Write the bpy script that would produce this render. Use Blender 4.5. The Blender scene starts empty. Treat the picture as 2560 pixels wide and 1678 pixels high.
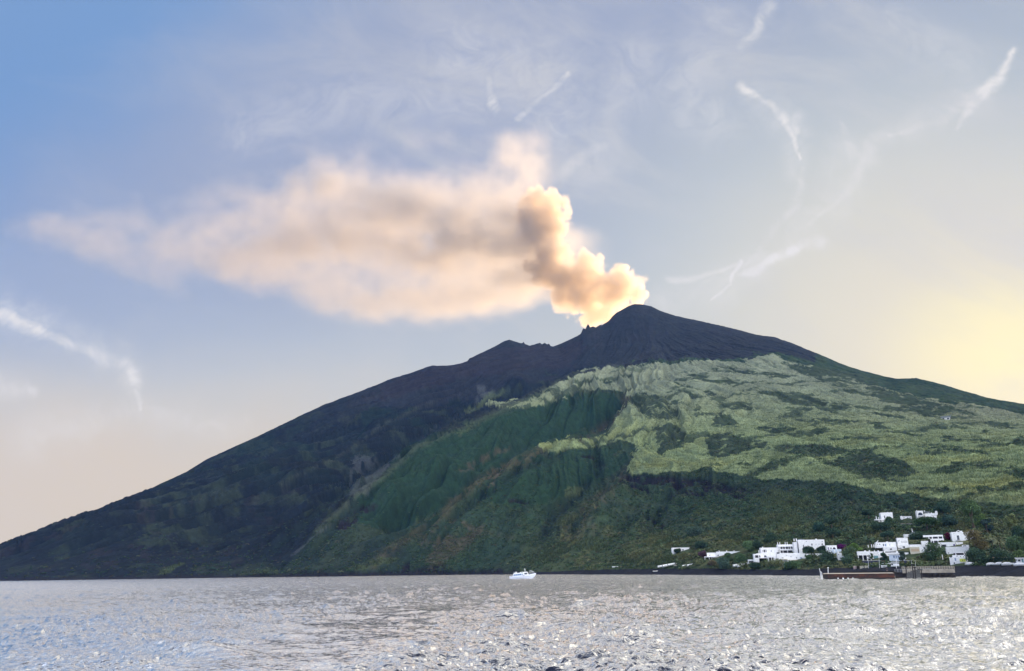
import bpy, bmesh, math, random
import numpy as np
from mathutils import Vector, Matrix

# ------------------------------------------------------------------ camera, sky, sun, exposure
S = bpy.context.scene
COL = S.collection
F_PX, W_PX, H_PX = 1934.0, 2560.0, 1678.0
PITCH, ROLL, CAM_Z = math.radians(16.78), 0.0150, 6.0
SUN_AZ, SUN_EL = math.radians(35.0), math.radians(7.8)
SUN_POWER, SKY_NISHITA = 5.0, 0.05
EXPOSURE = 0.6

def _axes():
    f = np.array([0, math.cos(PITCH), math.sin(PITCH)]); r0 = np.array([1.0, 0, 0]); u0 = np.cross(r0, f)
    c, s = math.cos(ROLL), math.sin(ROLL)
    return c*r0 - s*u0, s*r0 + c*u0, f
RIGHT, UP, FWD = _axes()
CAM = np.array([0, 0, CAM_Z])
cam_data = bpy.data.cameras.new('camera'); cam = bpy.data.objects.new('camera', cam_data); COL.objects.link(cam)
cam_data.sensor_width = 36; cam_data.lens = F_PX/W_PX*36; cam_data.clip_end = 60000; cam_data.clip_start = 0.5
m = Matrix.Identity(4)
for i in range(3):
    m[i][0] = RIGHT[i]; m[i][1] = UP[i]; m[i][2] = -FWD[i]; m[i][3] = CAM[i]
cam.matrix_world = m; S.camera = cam

def direction(px, py):
    px, py = np.asarray(px, float), np.asarray(py, float)
    d = ((px-W_PX/2)/F_PX)[..., None]*RIGHT + ((H_PX/2-py)/F_PX)[..., None]*UP + FWD
    return d
def uv_of(px, py):                       # tangent of azimuth, and height over depth, both in the world's axes
    d = direction(px, py); return d[..., 0]/d[..., 1], d[..., 2]/d[..., 1]
def at(px, py, dist):                    # the point seen at a pixel, at a horizontal distance in metres
    d = direction(px, py); h = np.hypot(d[..., 0], d[..., 1]); return CAM + d*(np.asarray(dist, float)/h)[..., None]
def pix(P):                              # the pixel of a point
    Q = P-CAM; z = Q@FWD; return W_PX/2+F_PX*(Q@RIGHT)/z, H_PX/2-F_PX*(Q@UP)/z

S.view_settings.view_transform = 'Standard'; S.view_settings.look = 'None'
S.view_settings.exposure = EXPOSURE; S.view_settings.gamma = 1.0
cy = S.cycles
cy.max_bounces = 10; cy.diffuse_bounces = 3; cy.glossy_bounces = 3; cy.volume_bounces = 7; cy.transparent_max_bounces = 16
cy.volume_step_rate = 1.0; cy.volume_max_steps = 256
cy.sample_clamp_indirect = 8.0

def lin(c):
    return tuple(((v/255)/12.92 if v/255 <= 0.04045 else ((v/255+0.055)/1.055)**2.4) for v in c)

class NT:
    """small node helper"""
    def __init__(s, tree): s.t = tree; s.n = tree.nodes; s.l = tree.links
    def sock(s, x, inp):
        if isinstance(x, bpy.types.NodeSocket): s.l.new(x, inp)
        elif x is not None:
            if hasattr(inp, 'default_value'):
                try: inp.default_value = x
                except Exception: inp.default_value = tuple(x)+(1.0,) if len(x) == 3 else x
    def node(s, kind, **kw):
        n = s.n.new(kind)
        for k, v in kw.items(): setattr(n, k, v)
        return n
    def m(s, op, a, b=None, c=None, clamp=False):
        n = s.n.new('ShaderNodeMath'); n.operation = op; n.use_clamp = clamp
        for i, x in enumerate((a, b, c)): s.sock(x, n.inputs[i])
        return n.outputs[0]
    def add(s, a, b): return s.m('ADD', a, b)
    def mul(s, a, b): return s.m('MULTIPLY', a, b)
    def sub(s, a, b): return s.m('SUBTRACT', a, b)
    def ramp(s, x, lo, hi, a=0.0, b=1.0, smooth=True):
        n = s.n.new('ShaderNodeMapRange'); n.interpolation_type = 'SMOOTHSTEP' if smooth else 'LINEAR'
        for i, v in enumerate((x, lo, hi, a, b)): s.sock(v, n.inputs[i])
        return n.outputs[0]
    def mix(s, f, a, b, blend='MIX'):
        n = s.n.new('ShaderNodeMix'); n.data_type = 'RGBA'; n.blend_type = blend
        s.sock(f, n.inputs[0]); s.sock(a if isinstance(a, bpy.types.NodeSocket) else tuple(a)+(1,), n.inputs[6])
        s.sock(b if isinstance(b, bpy.types.NodeSocket) else tuple(b)+(1,), n.inputs[7]); return n.outputs[2]
    def xyz(s, x, y, z):
        n = s.n.new('ShaderNodeCombineXYZ')
        for i, v in enumerate((x, y, z)): s.sock(v, n.inputs[i])
        return n.outputs[0]
    def sep(s, v):
        n = s.n.new('ShaderNodeSeparateXYZ'); s.l.new(v, n.inputs[0]); return n.outputs[0], n.outputs[1], n.outputs[2]
    def noise(s, vec, scale, detail=4, rough=0.5, dist=0.0, dim='3D', out=0):
        n = s.n.new('ShaderNodeTexNoise'); n.noise_dimensions = dim
        s.sock(vec, n.inputs['Vector']); n.inputs['Scale'].default_value = scale
        n.inputs['Detail'].default_value = detail; n.inputs['Roughness'].default_value = rough; n.inputs['Distortion'].default_value = dist
        return n.outputs[out]

def build_world():
    w = bpy.data.worlds.new('World'); S.world = w; w.use_nodes = True; w.node_tree.nodes.clear()
    t = NT(w.node_tree)
    out = t.node('ShaderNodeOutputWorld'); bg = t.node('ShaderNodeBackground'); t.l.new(bg.outputs[0], out.inputs[0])
    co = t.node('ShaderNodeTexCoord'); D = co.outputs['Generated']
    sky = t.node('ShaderNodeTexSky', sky_type='NISHITA', sun_disc=False)
    sky.sun_elevation = SUN_EL; sky.sun_rotation = SUN_AZ; sky.altitude = 0; sky.air_density = 1.0; sky.dust_density = 1.5; sky.ozone_density = 1.5
    x, y, z = t.sep(D)
    yc = t.m('MAXIMUM', y, 0.12)
    u = t.m('DIVIDE', x, yc); v = t.m('DIVIDE', z, yc)          # plane tangent to the sky dome, due north of the boat
    P = t.xyz(u, v, 0.0)
    def col(c): return lin(c)
    # high veil: blue at upper left, grey-lavender elsewhere
    n1 = t.noise(P, 1.7, 5, 0.55, 0.3); n2 = t.noise(t.xyz(t.mul(u, 0.6), v, 3.0), 5.0, 5, 0.55, 0.4)
    # coordinate growing from the upper left to the right and down
    q = t.add(t.add(t.mul(u, 0.9), t.mul(v, -0.75)), t.mul(t.sub(n1, 0.5), 0.45))
    c = t.mix(t.ramp(q, -1.25, -0.72), col((128, 166, 217)), col((168, 181, 209)))
    c = t.mix(t.ramp(q, -0.55, 0.20), c, col((176, 190, 208)))
    low = t.ramp(t.add(v, t.mul(t.sub(n2, 0.5), 0.10)), 0.50, 0.16)
    c = t.mix(t.mul(low, 0.95), c, col((212, 220, 224)))
    low2 = t.ramp(t.add(t.add(v, t.mul(u, 0.10)), t.mul(t.sub(n2, 0.5), 0.14)), 0.28, 0.06)
    c = t.mix(t.mul(low2, 0.9), c, col((231, 218, 200)))
    b1 = t.mul(t.ramp(t.m('ABSOLUTE', t.sub(v, 0.36)), 0.0, 0.14, 1, 0), t.ramp(u, -0.10, -0.60))
    c = t.mix(t.mul(b1, 0.55), c, col((163, 181, 213)))
    # glow of the low sun behind thin cloud
    us, vs = uv_of(2540, 880)
    gu, gv = t.mul(t.sub(u, float(us)), 0.72), t.sub(v, float(vs))
    ang = t.m('SQRT', t.add(t.mul(gu, gu), t.mul(gv, gv)))
    angn = t.add(ang, t.mul(t.sub(n1, 0.5), 0.08))
    c = t.mix(t.ramp(angn, 0.62, 0.25, 0, 0.9), c, col((214, 221, 220)))
    c = t.mix(t.ramp(angn, 0.40, 0.12, 0, 0.95), c, col((240, 235, 214)))
    c = t.mix(t.ramp(angn, 0.16, 0.02), c, (1.08, 1.0, 0.60))
    # ---- thin cirrus: streaks along drawn arcs, broken up by stretched noise
    wn = t.noise(P, 9.0, 5, 0.62, 0.0, out=1)
    wv = t.node('ShaderNodeVectorMath', operation='MULTIPLY_ADD'); t.l.new(wn, wv.inputs[0]); wv.inputs[1].default_value = (0.045, 0.045, 0); t.l.new(P, wv.inputs[2])
    uw, vw, _ = t.sep(wv.outputs[0]); uw = t.sub(uw, 0.0225); vw = t.sub(vw, 0.0225)
    fib = t.noise(t.xyz(t.mul(uw, 1.0), t.mul(vw, 1.0), 1.3), 15.0, 5, 0.58, 1.6)
    acc = None
    def seg(a, b, wa, wb, k):
        nonlocal acc
        (ua, va), (ub, vb) = uv_of(*a), uv_of(*b)
        du, dv = float(ub-ua), float(vb-va); L2 = du*du+dv*dv
        hu, hv = t.sub(uw, float(ua)), t.sub(vw, float(va))
        s = t.m('DIVIDE', t.add(t.mul(hu, du), t.mul(hv, dv)), L2, clamp=True)
        ex, ey = t.sub(hu, t.mul(s, du)), t.sub(hv, t.mul(s, dv))
        r2 = t.add(t.mul(ex, ex), t.mul(ey, ey))
        wd = t.add(t.mul(s, 1.35*(wb-wa)/F_PX), 1.35*wa/F_PX)
        g = t.mul(t.m('EXPONENT', t.mul(t.m('DIVIDE', r2, t.mul(wd, wd)), -1.0)), k*1.15)
        acc = g if acc is None else t.m('MAXIMUM', acc, g)
    for pl in WISPS:
        pts, k = pl
        for (a, b) in zip(pts[:-1], pts[1:]): seg(a[:2], b[:2], a[2], b[2], k)
    w1 = t.mul(acc, t.ramp(fib, 0.30, 0.72, 0.25, 1.1))
    c = t.mix(t.m('MINIMUM', w1, 0.92), c, col((246, 246, 246)))
    # broad milky patches
    n3 = t.noise(t.xyz(t.add(u, t.mul(v, 0.5)), t.mul(v, 1.4), 7.0), 4.2, 6, 0.6, 0.6)
    c = t.mix(t.mul(t.ramp(n3, 0.42, 0.76, 0, 0.5), t.ramp(u, -0.55, 0.05, 0.25, 1.0)), c, col((218, 220, 222)))
    # warm, slightly greyer veil over all of it
    c = t.mix(1.0, c, (1.05, 1.0, 0.94), 'MULTIPLY')
    # extra brightness added outside the picture at right, lighting slopes that face right
    c = t.mix(t.mul(t.ramp(u, 0.84, 1.5), t.ramp(v, 1.3, 0.5)), c, (4.2, 3.5, 2.4))
    # unseen sky behind and above the boat: brightened to light island and sea
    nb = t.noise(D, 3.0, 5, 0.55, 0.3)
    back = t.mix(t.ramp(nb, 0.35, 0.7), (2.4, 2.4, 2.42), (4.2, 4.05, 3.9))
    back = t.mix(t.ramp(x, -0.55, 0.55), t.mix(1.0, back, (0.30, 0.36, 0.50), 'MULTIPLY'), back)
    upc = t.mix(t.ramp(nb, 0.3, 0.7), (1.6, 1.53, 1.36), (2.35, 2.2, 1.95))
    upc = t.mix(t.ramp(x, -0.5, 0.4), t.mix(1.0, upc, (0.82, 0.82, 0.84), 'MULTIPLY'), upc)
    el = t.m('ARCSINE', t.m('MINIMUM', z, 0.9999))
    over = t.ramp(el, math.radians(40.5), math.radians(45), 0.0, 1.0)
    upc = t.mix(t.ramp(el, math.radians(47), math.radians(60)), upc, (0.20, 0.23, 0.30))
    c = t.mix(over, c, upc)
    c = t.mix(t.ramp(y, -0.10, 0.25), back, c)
    c = t.mix(t.ramp(z, -0.02, 0.02, 1, 0), c, (0.30, 0.33, 0.38))
    nis = t.mix(1.0, sky.outputs[0], (SKY_NISHITA,)*3, 'MULTIPLY')
    c = t.mix(0.10, c, nis)
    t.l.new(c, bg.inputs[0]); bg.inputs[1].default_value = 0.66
WISPS = [
 ([(0, 790, 16), (150, 845, 14), (260, 880, 10)], 0.85),
 ([(230, 870, 14), (310, 905, 14), (345, 960, 12), (352, 1030, 6)], 0.75),
 ([(0, 965, 26), (75, 985, 10)], 0.6), ([(0, 775, 40), (160, 835, 34), (300, 895, 26), (345, 1000, 16)], 0.35), ([(2440, 240, 40), (2330, 300, 34), (2200, 350, 20)], 0.3), ([(1900, 260, 46), (1990, 330, 40), (1990, 430, 20)], 0.3), ([(1900, 650, 34), (1780, 720, 40), (1680, 760, 40)], 0.35), ([(1820, 60, 60), (1700, 240, 70), (1780, 300, 60)], 0.28), ([(1150, 130, 90), (1330, 190, 110), (1420, 330, 80)], 0.34), ([(1600, 150, 70), (1520, 300, 60), (1480, 420, 60)], 0.25), ([(2250, 60, 60), (2400, 160, 60)], 0.2), ([(600, 330, 60), (900, 250, 80), (1150, 260, 70)], 0.22), ([(2130, 380, 50), (2080, 520, 40), (1950, 640, 30)], 0.28), ([(80, 1090, 40), (330, 1040, 36), (600, 1060, 20)], 0.25),
 ([(2540, 125, 7), (2500, 190, 12), (2440, 240, 16), (2390, 320, 5)], 0.9),
 ([(2440, 235, 20), (2350, 300, 14), (2230, 345, 7)], 0.55),
 ([(1930, 10, 14), (1890, 70, 14), (1850, 115, 16)], 0.6),
 ([(1860, 220, 12), (1925, 262, 10), (1970, 300, 14), (2003, 400, 4)], 0.9),
 ([(2000, 290, 16), (1990, 340, 8)], 0.7),
 ([(2010, 420, 6), (1990, 520, 10), (1930, 600, 12), (1800, 700, 8)], 0.4),
 ([(2110, 310, 6), (2130, 390, 24), (2160, 400, 30)], 0.4),
 ([(2170, 370, 22), (2120, 470, 12), (2030, 560, 8)], 0.45),
 ([(2050, 600, 14), (1960, 645, 10), (1880, 672, 12), (1850, 680, 8)], 1.0),
 ([(1850, 640, 6), (1830, 675, 6), (1820, 705, 5), (1770, 748, 3)], 1.0),
 ([(1850, 640, 5), (1800, 668, 6), (1725, 690, 10), (1675, 700, 10)], 0.6),
 ([(1770, 690, 8), (1730, 720, 10), (1690, 770, 20)], 0.4),
 ([(1420, 190, 8), (1370, 240, 10), (1290, 300, 10)], 0.6),
 ([(1225, 190, 10), (1230, 265, 14)], 0.6),
 ([(1510, 370, 16), (1400, 430, 18)], 0.4),
]
build_world()
sun_d = bpy.data.lights.new('sun', 'SUN'); sun_d.energy = SUN_POWER; sun_d.angle = math.radians(0.5); sun_d.color = (1.0, 0.66, 0.34)
sun = bpy.data.objects.new('sun', sun_d); COL.objects.link(sun); sun.location = (0, 0, 50)
_sd = Vector((math.sin(SUN_AZ)*math.cos(SUN_EL), math.cos(SUN_AZ)*math.cos(SUN_EL), math.sin(SUN_EL)))
sun.rotation_euler = _sd.to_track_quat('Z', 'Y').to_euler()

# ------------------------------------------------------------------ helpers
def tag(o, label=None, cat=None, group=None, kind=None):
    if label: o['label'] = label
    if cat: o['category'] = cat
    if group: o['group'] = group
    if kind: o['kind'] = kind
    return o
def mesh_np(name, V, Fq, mat=None, smooth=True, parent=None):
    me = bpy.data.meshes.new(name)
    V = np.ascontiguousarray(V, np.float32); Fq = np.ascontiguousarray(Fq, np.int32)
    nf, k = Fq.shape
    me.vertices.add(len(V)); me.vertices.foreach_set('co', V.ravel())
    me.loops.add(nf*k); me.loops.foreach_set('vertex_index', Fq.ravel())
    me.polygons.add(nf); me.polygons.foreach_set('loop_start', np.arange(0, nf*k, k, dtype=np.int32))
    me.polygons.foreach_set('loop_total', np.full(nf, k, np.int32))
    me.polygons.foreach_set('use_smooth', np.full(nf, smooth))
    me.update(calc_edges=True)
    o = bpy.data.objects.new(name, me); COL.objects.link(o)
    if mat: me.materials.append(mat)
    if parent: o.parent = parent
    return o
def grid_faces(nr, nc, wrap=False):
    i = np.arange(nr*nc).reshape(nr, nc)
    return np.stack([i[:-1, :-1], i[:-1, 1:], i[1:, 1:], i[1:, :-1]], -1).reshape(-1, 4)
def color_attr(o, name, C):
    a = o.data.color_attributes.new(name, 'FLOAT_COLOR', 'POINT')
    C4 = np.ones((len(C), 4), np.float32); C4[:, :3] = C; a.data.foreach_set('color', C4.ravel())

def _h(ix, iy, iz, seed):
    n = (ix.astype(np.int64)*73856093) ^ (iy.astype(np.int64)*19349663) ^ (iz.astype(np.int64)*83492791) ^ (seed*2654435761)
    n = (n ^ (n >> 13))*1274126177 & 0xffffffff
    n = (n ^ (n >> 16))*2246822519 & 0xffffffff
    return ((n ^ (n >> 15)) & 0xffffff).astype(np.float32)/float(0xffffff)
def vnoise2(x, y, seed=0):
    x0, y0 = np.floor(x), np.floor(y); fx, fy = (x-x0).astype(np.float32), (y-y0).astype(np.float32)
    fx = fx*fx*fx*(fx*(fx*6-15)+10); fy = fy*fy*fy*(fy*(fy*6-15)+10)
    ix, iy = x0.astype(np.int64), y0.astype(np.int64); z = np.zeros_like(ix)
    a, b, c, d = _h(ix, iy, z, seed), _h(ix+1, iy, z, seed), _h(ix, iy+1, z, seed), _h(ix+1, iy+1, z, seed)
    return (a+(b-a)*fx)*(1-fy)+(c+(d-c)*fx)*fy
def fbm2(x, y, octv=4, seed=0, gain=0.5, lac=2.03):
    s = np.zeros(np.broadcast(x, y).shape, np.float32); a, t = 1.0, 0.0
    for o in range(octv):
        s += a*(vnoise2(x+o*17.3, y-o*9.1, seed+o)*2-1); t += a; a *= gain; x = x*lac; y = y*lac
    return s/t
def ridged2(x, y, octv=4, seed=0):
    s = 0; a, t = 1.0, 0.0
    for o in range(octv):
        s = s + a*(1-2*np.abs(vnoise2(x+o*7.7, y+o*3.1, seed+o)*2-1)); t += a; a *= 0.5; x = x*2.07; y = y*2.07
    return s/t
def sst(a, b, x):
    t = np.clip((x-a)/(b-a), 0, 1); return t*t*(3-2*t)
def inpoly(x, y, poly):
    p = np.asarray(poly, float); r = np.zeros(x.shape, bool)
    for (x1, y1), (x2, y2) in zip(p, np.roll(p, -1, 0)):
        if y1 == y2: continue
        r ^= ((y1 > y) != (y2 > y)) & (x < (x2-x1)*(y-y1)/(y2-y1)+x1)
    return r
# ------------------------------------------------------------------ the island
SKYLINE = [(-700,1520),(-420,1462),(-180,1420),(0,1374),(65,1347),(129,1318),(215,1285),(290,1253),(366,1226),(463,1181),(516,1149),(570,1124),(635,1095),
 (688,1070),(753,1038),(817,1009),(893,981),(947,960),(968,950),(1022,934),(1076,915),(1082,914),(1119,914),(1150,909),(1168,903),(1174,896),(1215,877),
 (1248,860),(1262,852),(1273,849.5),(1285,853),(1300,858),(1307,858),(1309,854),(1312,860),(1323,864),(1335,862),(1344,859),(1350,857),(1355,861),(1362,857),(1368,862),(1372,859),(1377,866),(1383,867),
 (1395,862),(1404,858),(1430,846),(1452,835),(1455,826),(1458,821),(1464,823),(1466,817),(1469,811),(1473,813),(1475,819),(1482,816),(1490,819),(1500,812),(1506,813),(1511,809),(1522,802),(1530,792),(1540,783),(1556,774),
 (1570,765),(1587,760),(1600,761),(1613,763),(1628,766),(1646,775),(1689,790),(1742,801),(1807,815),(1850,826),(1893,837),(1936,843),(1990,862),(2044,884),(2097,907),
 (2151,926),(2205,939),(2240,946),(2259,947),(2291,945),(2334,955),(2399,974),(2463,993),(2517,1003),(2560,1010),(2660,1035),(2860,1080),(3100,1120),(3500,1200)]
CONE_AZ, CONE_D = math.radians(9.3), 2650.0
def az_of(px, py):
    d = direction(px, py); return np.arctan2(d[..., 0], d[..., 1])
def sky_dist(az):
    return np.maximum(CONE_D*np.cos(np.minimum(np.abs(az-CONE_AZ), 1.0)), 1500.0)
SHORE = [(-900,1750),(-600,1650),(-300,1500),(0,1350),(300,1235),(640,1130),(960,1020),(1180,950),(1300,880),(1400,790),(1520,700),(1640,632),(1800,550),(2000,468),(2200,428),(2400,398),(2560,374),(2800,335),(3200,300),(3600,290)]

def dens(pts, step=45.0):
    P = np.array([at(*p) for p in pts]); out = []
    for a, b in zip(P[:-1], P[1:]):
        n = max(1, int(np.linalg.norm((b-a)[:2])/step))
        for i in range(n): out.append(a+(b-a)*i/n)
    out.append(P[-1]); return out
CTRL = []
# skyline and the back slope
sx = np.array([p[0] for p in SKYLINE], float); sy = np.array([p[1] for p in SKYLINE], float)
for px in list(range(-600, 3400, 60)):
    py = np.interp(px, sx, sy); a = float(az_of(px, py)); D = float(sky_dist(np.array(a)))
    P = at(px, py, D); CTRL.append(P)
    u = P[:2]/np.linalg.norm(P[:2])
    CTRL.append(np.array([*(P[:2]+u*230), P[2]-70 if P[2] > 120 else P[2]*0.4]))
    CTRL.append(np.array([*(P[:2]+u*700), P[2]*0.45-10]))
# shoreline: water's edge, a little land behind it, sea bed in front
for (px, d) in SHORE:
    a = math.atan((px-1280)/F_PX/0.985); u = np.array([math.sin(a), math.cos(a)])
    CTRL.append(np.array([*(u*d), 0.0])); CTRL.append(np.array([*(u*(d-60)), -8.0])); CTRL.append(np.array([*(u*(d-200)), -25.0]))
# spurs (crest lines) and gullies between them:  (px, py, distance)
SPUR_A = [(704,1432,1118),(793,1328,1190),(878,1251,1290),(959,1193,1400),(1040,1121,1560),(1130,1080,1680),(1201,1050,1780),(1313,995,1930),(1420,945,2050),(1542,917,2110)]
SPUR_B = [(932,1415,1030),(968,1377,1060),(1040,1332,1105),(1102,1292,1150),(1138,1247,1210),(1228,1184,1310),(1295,1153,1380),(1358,1121,1450),(1461,1094,1540),(1547,1040,1650),(1570,985,1780)]
SPUR_C = [(1385,1400,850),(1421,1301,960),(1466,1270,1010),(1520,1225,1080),(1565,1180,1160)]
SPUR_E = [(700,1210,1560),(824,1153,1720),(878,1121,1800),(960,1060,1960),(1085,1003,2120)]
for sp, dz, dd in ((SPUR_A, 46, 170), (SPUR_B, 36, 130), (SPUR_C, 22, 90), (SPUR_E, 18, 110)):
    CTRL += dens(sp)
    CTRL += dens([(p[0]-6, p[1]+dz, p[2]+dd) for p in sp[1:-1]], 60)
# faces of the spurs seen from the sea
for p in [(1300,1300,1010),(1250,1380,960),(1200,1300,1080),(1300,1230,1130),(1400,1200,1180),(1380,1270,1040),(1150,1400,980),
          (1000,1250,1290),(1100,1180,1380),(1250,1110,1560),(1350,1050,1680),(1480,1010,1780),(900,1320,1150),
          (300,1380,1300),(300,1300,1560),(500,1400,1240),(500,1300,1480),(560,1220,1700),(400,1240,1850),(760,1180,1640),
          (900,1040,2080),(1080,950,2330),(1250,900,2450),(1400,880,2480),(1300,940,2200),(1500,850,2450),(1600,860,2380),(1700,860,2360),
          # the cane shoulder
          (1561,1181,1160),(1640,1182,1100),(1720,1180,1060),(1814,1180,1015),(1912,1198,950),(2004,1198,890),(2092,1206,840),(2204,1228,790),(2360,1248,720),(2450,1250,690),(2560,1256,650),(2800,1270,600),
          (1700,1150,1150),(1900,1150,1080),(1800,1100,1260),(2000,1130,1080),(2200,1170,920),(2400,1180,860),(2560,1180,810),(2800,1190,760),
          (1650,1060,1420),(1620,980,1700),(1800,1010,1520),(2000,1040,1380),(2200,1080,1200),(2400,1110,1100),(2560,1120,1060),
          (1700,930,1900),(1900,940,1850),(1850,905,2010),(2050,960,1750),(2200,1000,1620),(2400,1050,1460),(2560,1070,1440),(2800,1110,1300),
          (1700,905,2060),(1930,888,2110),(2150,940,2180),(2350,985,2050),(2560,1030,1900),(2800,1070,1700),
          # foot of the scarp below the cane, and the village ground
          (1600,1225,1090),(1700,1225,1020),(1800,1225,985),(1900,1235,920),(2050,1245,840),(2200,1262,760),(2360,1275,690),(2560,1280,620),
          (1560,1320,860),(1700,1310,800),(1850,1300,760),(2000,1295,710),(2150,1290,680),(2300,1300,620),(2450,1310,580),(2560,1312,560),(2800,1320,520),
          (1560,1380,780),(1700,1375,700),(1850,1360,640),(2000,1350,600),(2150,1345,570),(2300,1345,540),(2450,1350,510),(2560,1352,495),(2800,1360,450),
          (1640,1405,665),(1760,1402,600),(1860,1405,570),(2000,1398,530),(2150,1400,490),(2300,1398,475),(2450,1396,455),(2560,1392,440),
          (1500,1415,735),(1640,1419,645),(1840,1418,560),(2000,1416,505),(2200,1413,458),(2400,1411,425),(2560,1409,402),(2800,1405,370)]:
    CTRL.append(at(*p))
CTRL = np.array(CTRL)
def _rbf(C):
    xy = C[:, :2]/1000.0; n = len(C)
    r = np.sqrt(((xy[:, None]-xy[None])**2).sum(-1))
    A = np.zeros((n+3, n+3)); A[:n, :n] = r - 0.004*np.eye(n); A[:n, n] = 1; A[:n, n+1:] = xy; A[n, :n] = 1; A[n+1:, :n] = xy.T
    w = np.linalg.solve(A, np.concatenate([C[:, 2], [0, 0, 0]])); return xy.astype(np.float32), w.astype(np.float32)
RX, RW = _rbf(CTRL)
def base_z(X, Y):
    sh = X.shape; x = (X.ravel()/1000).astype(np.float32); y = (Y.ravel()/1000).astype(np.float32); o = np.empty(len(x), np.float32); n = len(RX)
    for i in range(0, len(x), 20000):
        a, b = x[i:i+20000, None], y[i:i+20000, None]
        r = np.sqrt((a-RX[:, 0])**2+(b-RX[:, 1])**2); o[i:i+20000] = r@RW[:n]+RW[n]+a[:, 0]*RW[n+1]+b[:, 0]*RW[n+2]
    return o.reshape(sh)

# polar sheet of the land: fine in the direction of the picture, coarser beyond
az_in = np.arange(-0.62, 0.62, 0.00105)
az = np.concatenate([np.arange(-0.95, -0.62, 0.008), az_in, np.arange(0.625, 1.02, 0.008)])
ds = [286.0]
while ds[-1] < 4200:
    d = ds[-1]; ds.append(d + (3.0 if d < 360 else (1.35+(d-360)*0.0011 if d < 2680 else 12+(d-2680)*0.03)))
ds = np.array(ds)
NR, NC = len(ds), len(az)
coarse_d = np.interp(np.linspace(0, NR-1, NR//3+1), np.arange(NR), ds); coarse_a = np.interp(np.linspace(0, NC-1, NC//3+1), np.arange(NC), az)
CA, CD = np.meshgrid(coarse_a, coarse_d)
CZ = base_z(CD*np.sin(CA), CD*np.cos(CA))
ir = np.interp(ds, coarse_d, np.arange(len(coarse_d))); ic = np.interp(az, coarse_a, np.arange(len(coarse_a)))
def bil(Z, r, c):
    r0 = np.clip(np.floor(r).astype(int), 0, Z.shape[0]-2); c0 = np.clip(np.floor(c).astype(int), 0, Z.shape[1]-2); fr, fc = r-r0, c-c0
    return (Z[r0, c0]*(1-fc)+Z[r0, c0+1]*fc)*(1-fr)+(Z[r0+1, c0]*(1-fc)+Z[r0+1, c0+1]*fc)*fr
IR, IC = np.meshgrid(ir, ic, indexing='ij')
Z0 = bil(CZ, IR, IC).astype(np.float32)
AZ, DD = np.meshgrid(az, ds); X = (DD*np.sin(AZ)).astype(np.float32); Y = (DD*np.cos(AZ)).astype(np.float32)
# relief: gullies running down from the summit, lumps, terraces
cx, cyy = CONE_D*math.sin(CONE_AZ), CONE_D*math.cos(CONE_AZ)
wx = X+60*fbm2(X/260, Y/260, 3, 5); wy = Y+60*fbm2(X/260, Y/260, 3, 9)
th = np.arctan2(wx-cx, -(wy-cyy)); rr = np.hypot(wx-cx, wy-cyy)
rs = np.maximum(rr, 60)
gul = ridged2(th*14, rr/900, 3, 21)*0.6 + ridged2(th*34, rr/420, 3, 31)*0.4
gul2 = ridged2(th*95, rr/260, 3, 41)
D_SKY = sky_dist(AZ)
land = sst(0.5, 10.0, Z0)
flat = sst(18, 60, Z0)                                    # village ground and beach stay smooth
near_sky = sst(0.0, 0.14, np.abs(DD/D_SKY-1.0)); behind = (DD > D_SKY)
right_side = sst(0.10, 0.35, AZ)
amp = flat*(0.35+0.65*near_sky)*(1-0.55*right_side)
relief = amp*np.clip(rr/700, 0.15, 1)*(24*gul + 10*gul2)*(1+0.5*sst(0.02, -0.12, AZ)) + flat*(4.0*fbm2(X/42, Y/42, 4, 51)) + land*0.5*fbm2(X/15, Y/15, 2, 57)
MT = mt = None
Z1 = Z0 + relief
def PXY(Z):
    P = np.stack([X, Y, Z-CAM_Z], -1); zc = P@FWD.astype(np.float32)
    return (W_PX/2+F_PX*(P@RIGHT.astype(np.float32))/zc), (H_PX/2-F_PX*(P@UP.astype(np.float32))/zc)
PXs, PYs = PXY(Z1)
n_a = fbm2(X/55, Y/55, 4, 61); n_b = fbm2(X/55+40, Y/55+11, 4, 67); n_f = fbm2(X/11, Y/11, 3, 71); n_m = fbm2(X/23, Y/23, 4, 73)
wpx = PXs + 18*n_a + 9*n_f + 9*n_m; wpy = PYs + 10*n_b + 5*n_m + 3*n_f
CANE = [(1215,1010),(1313,1000),(1385,961),(1452,930),(1500,920),(1533,916),(1545,926),(1610,913),(1653,908),(1673,911),(1741,903),(1819,903),(1868,908),(1850,896),(1887,891),(1931,888),(1965,896),(2048,920),(2102,930),(2155,959),(2229,979),(2302,995),(2375,1008),(2448,1018),(2560,1040),(2900,1110),(3400,1180),
        (3400,1290),(2560,1262),(2424,1252),(2360,1249),(2204,1229),(2092,1204),(2004,1198),(1912,1198),(1860,1188),(1814,1179),(1740,1168),(1692,1178),(1634,1181),(1561,1183),(1561,1154),(1592,1128),(1600,1112),(1546,1100),(1463,1120),(1415,1118),(1385,1126),(1352,1124),(1350,1112),
        (1385,1104),(1421,1094),(1497,1094),(1518,1080),(1529,1063),(1547,1036),(1566,1010),(1560,985),(1500,975),(1452,982),(1390,1005),(1330,1015),(1260,1015)]
cane = inpoly(wpx, wpy, CANE).astype(np.float32)
def ell(cx, cyy, rx, ry, rot=0.0, p=2.0, k=1.0):
    c, s = math.cos(math.radians(rot)), math.sin(math.radians(rot)); dx, dy = wpx-cx, wpy-cyy
    return sst(1.25, 0.8, np.abs((dx*c+dy*s)/rx)**p + np.abs((-dx*s+dy*c)/ry)**p)*k
def g6(pts): return [(1400+a*0.4874, 740+b*0.4874) for a, b in pts]
dark = np.zeros_like(cane)
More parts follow.
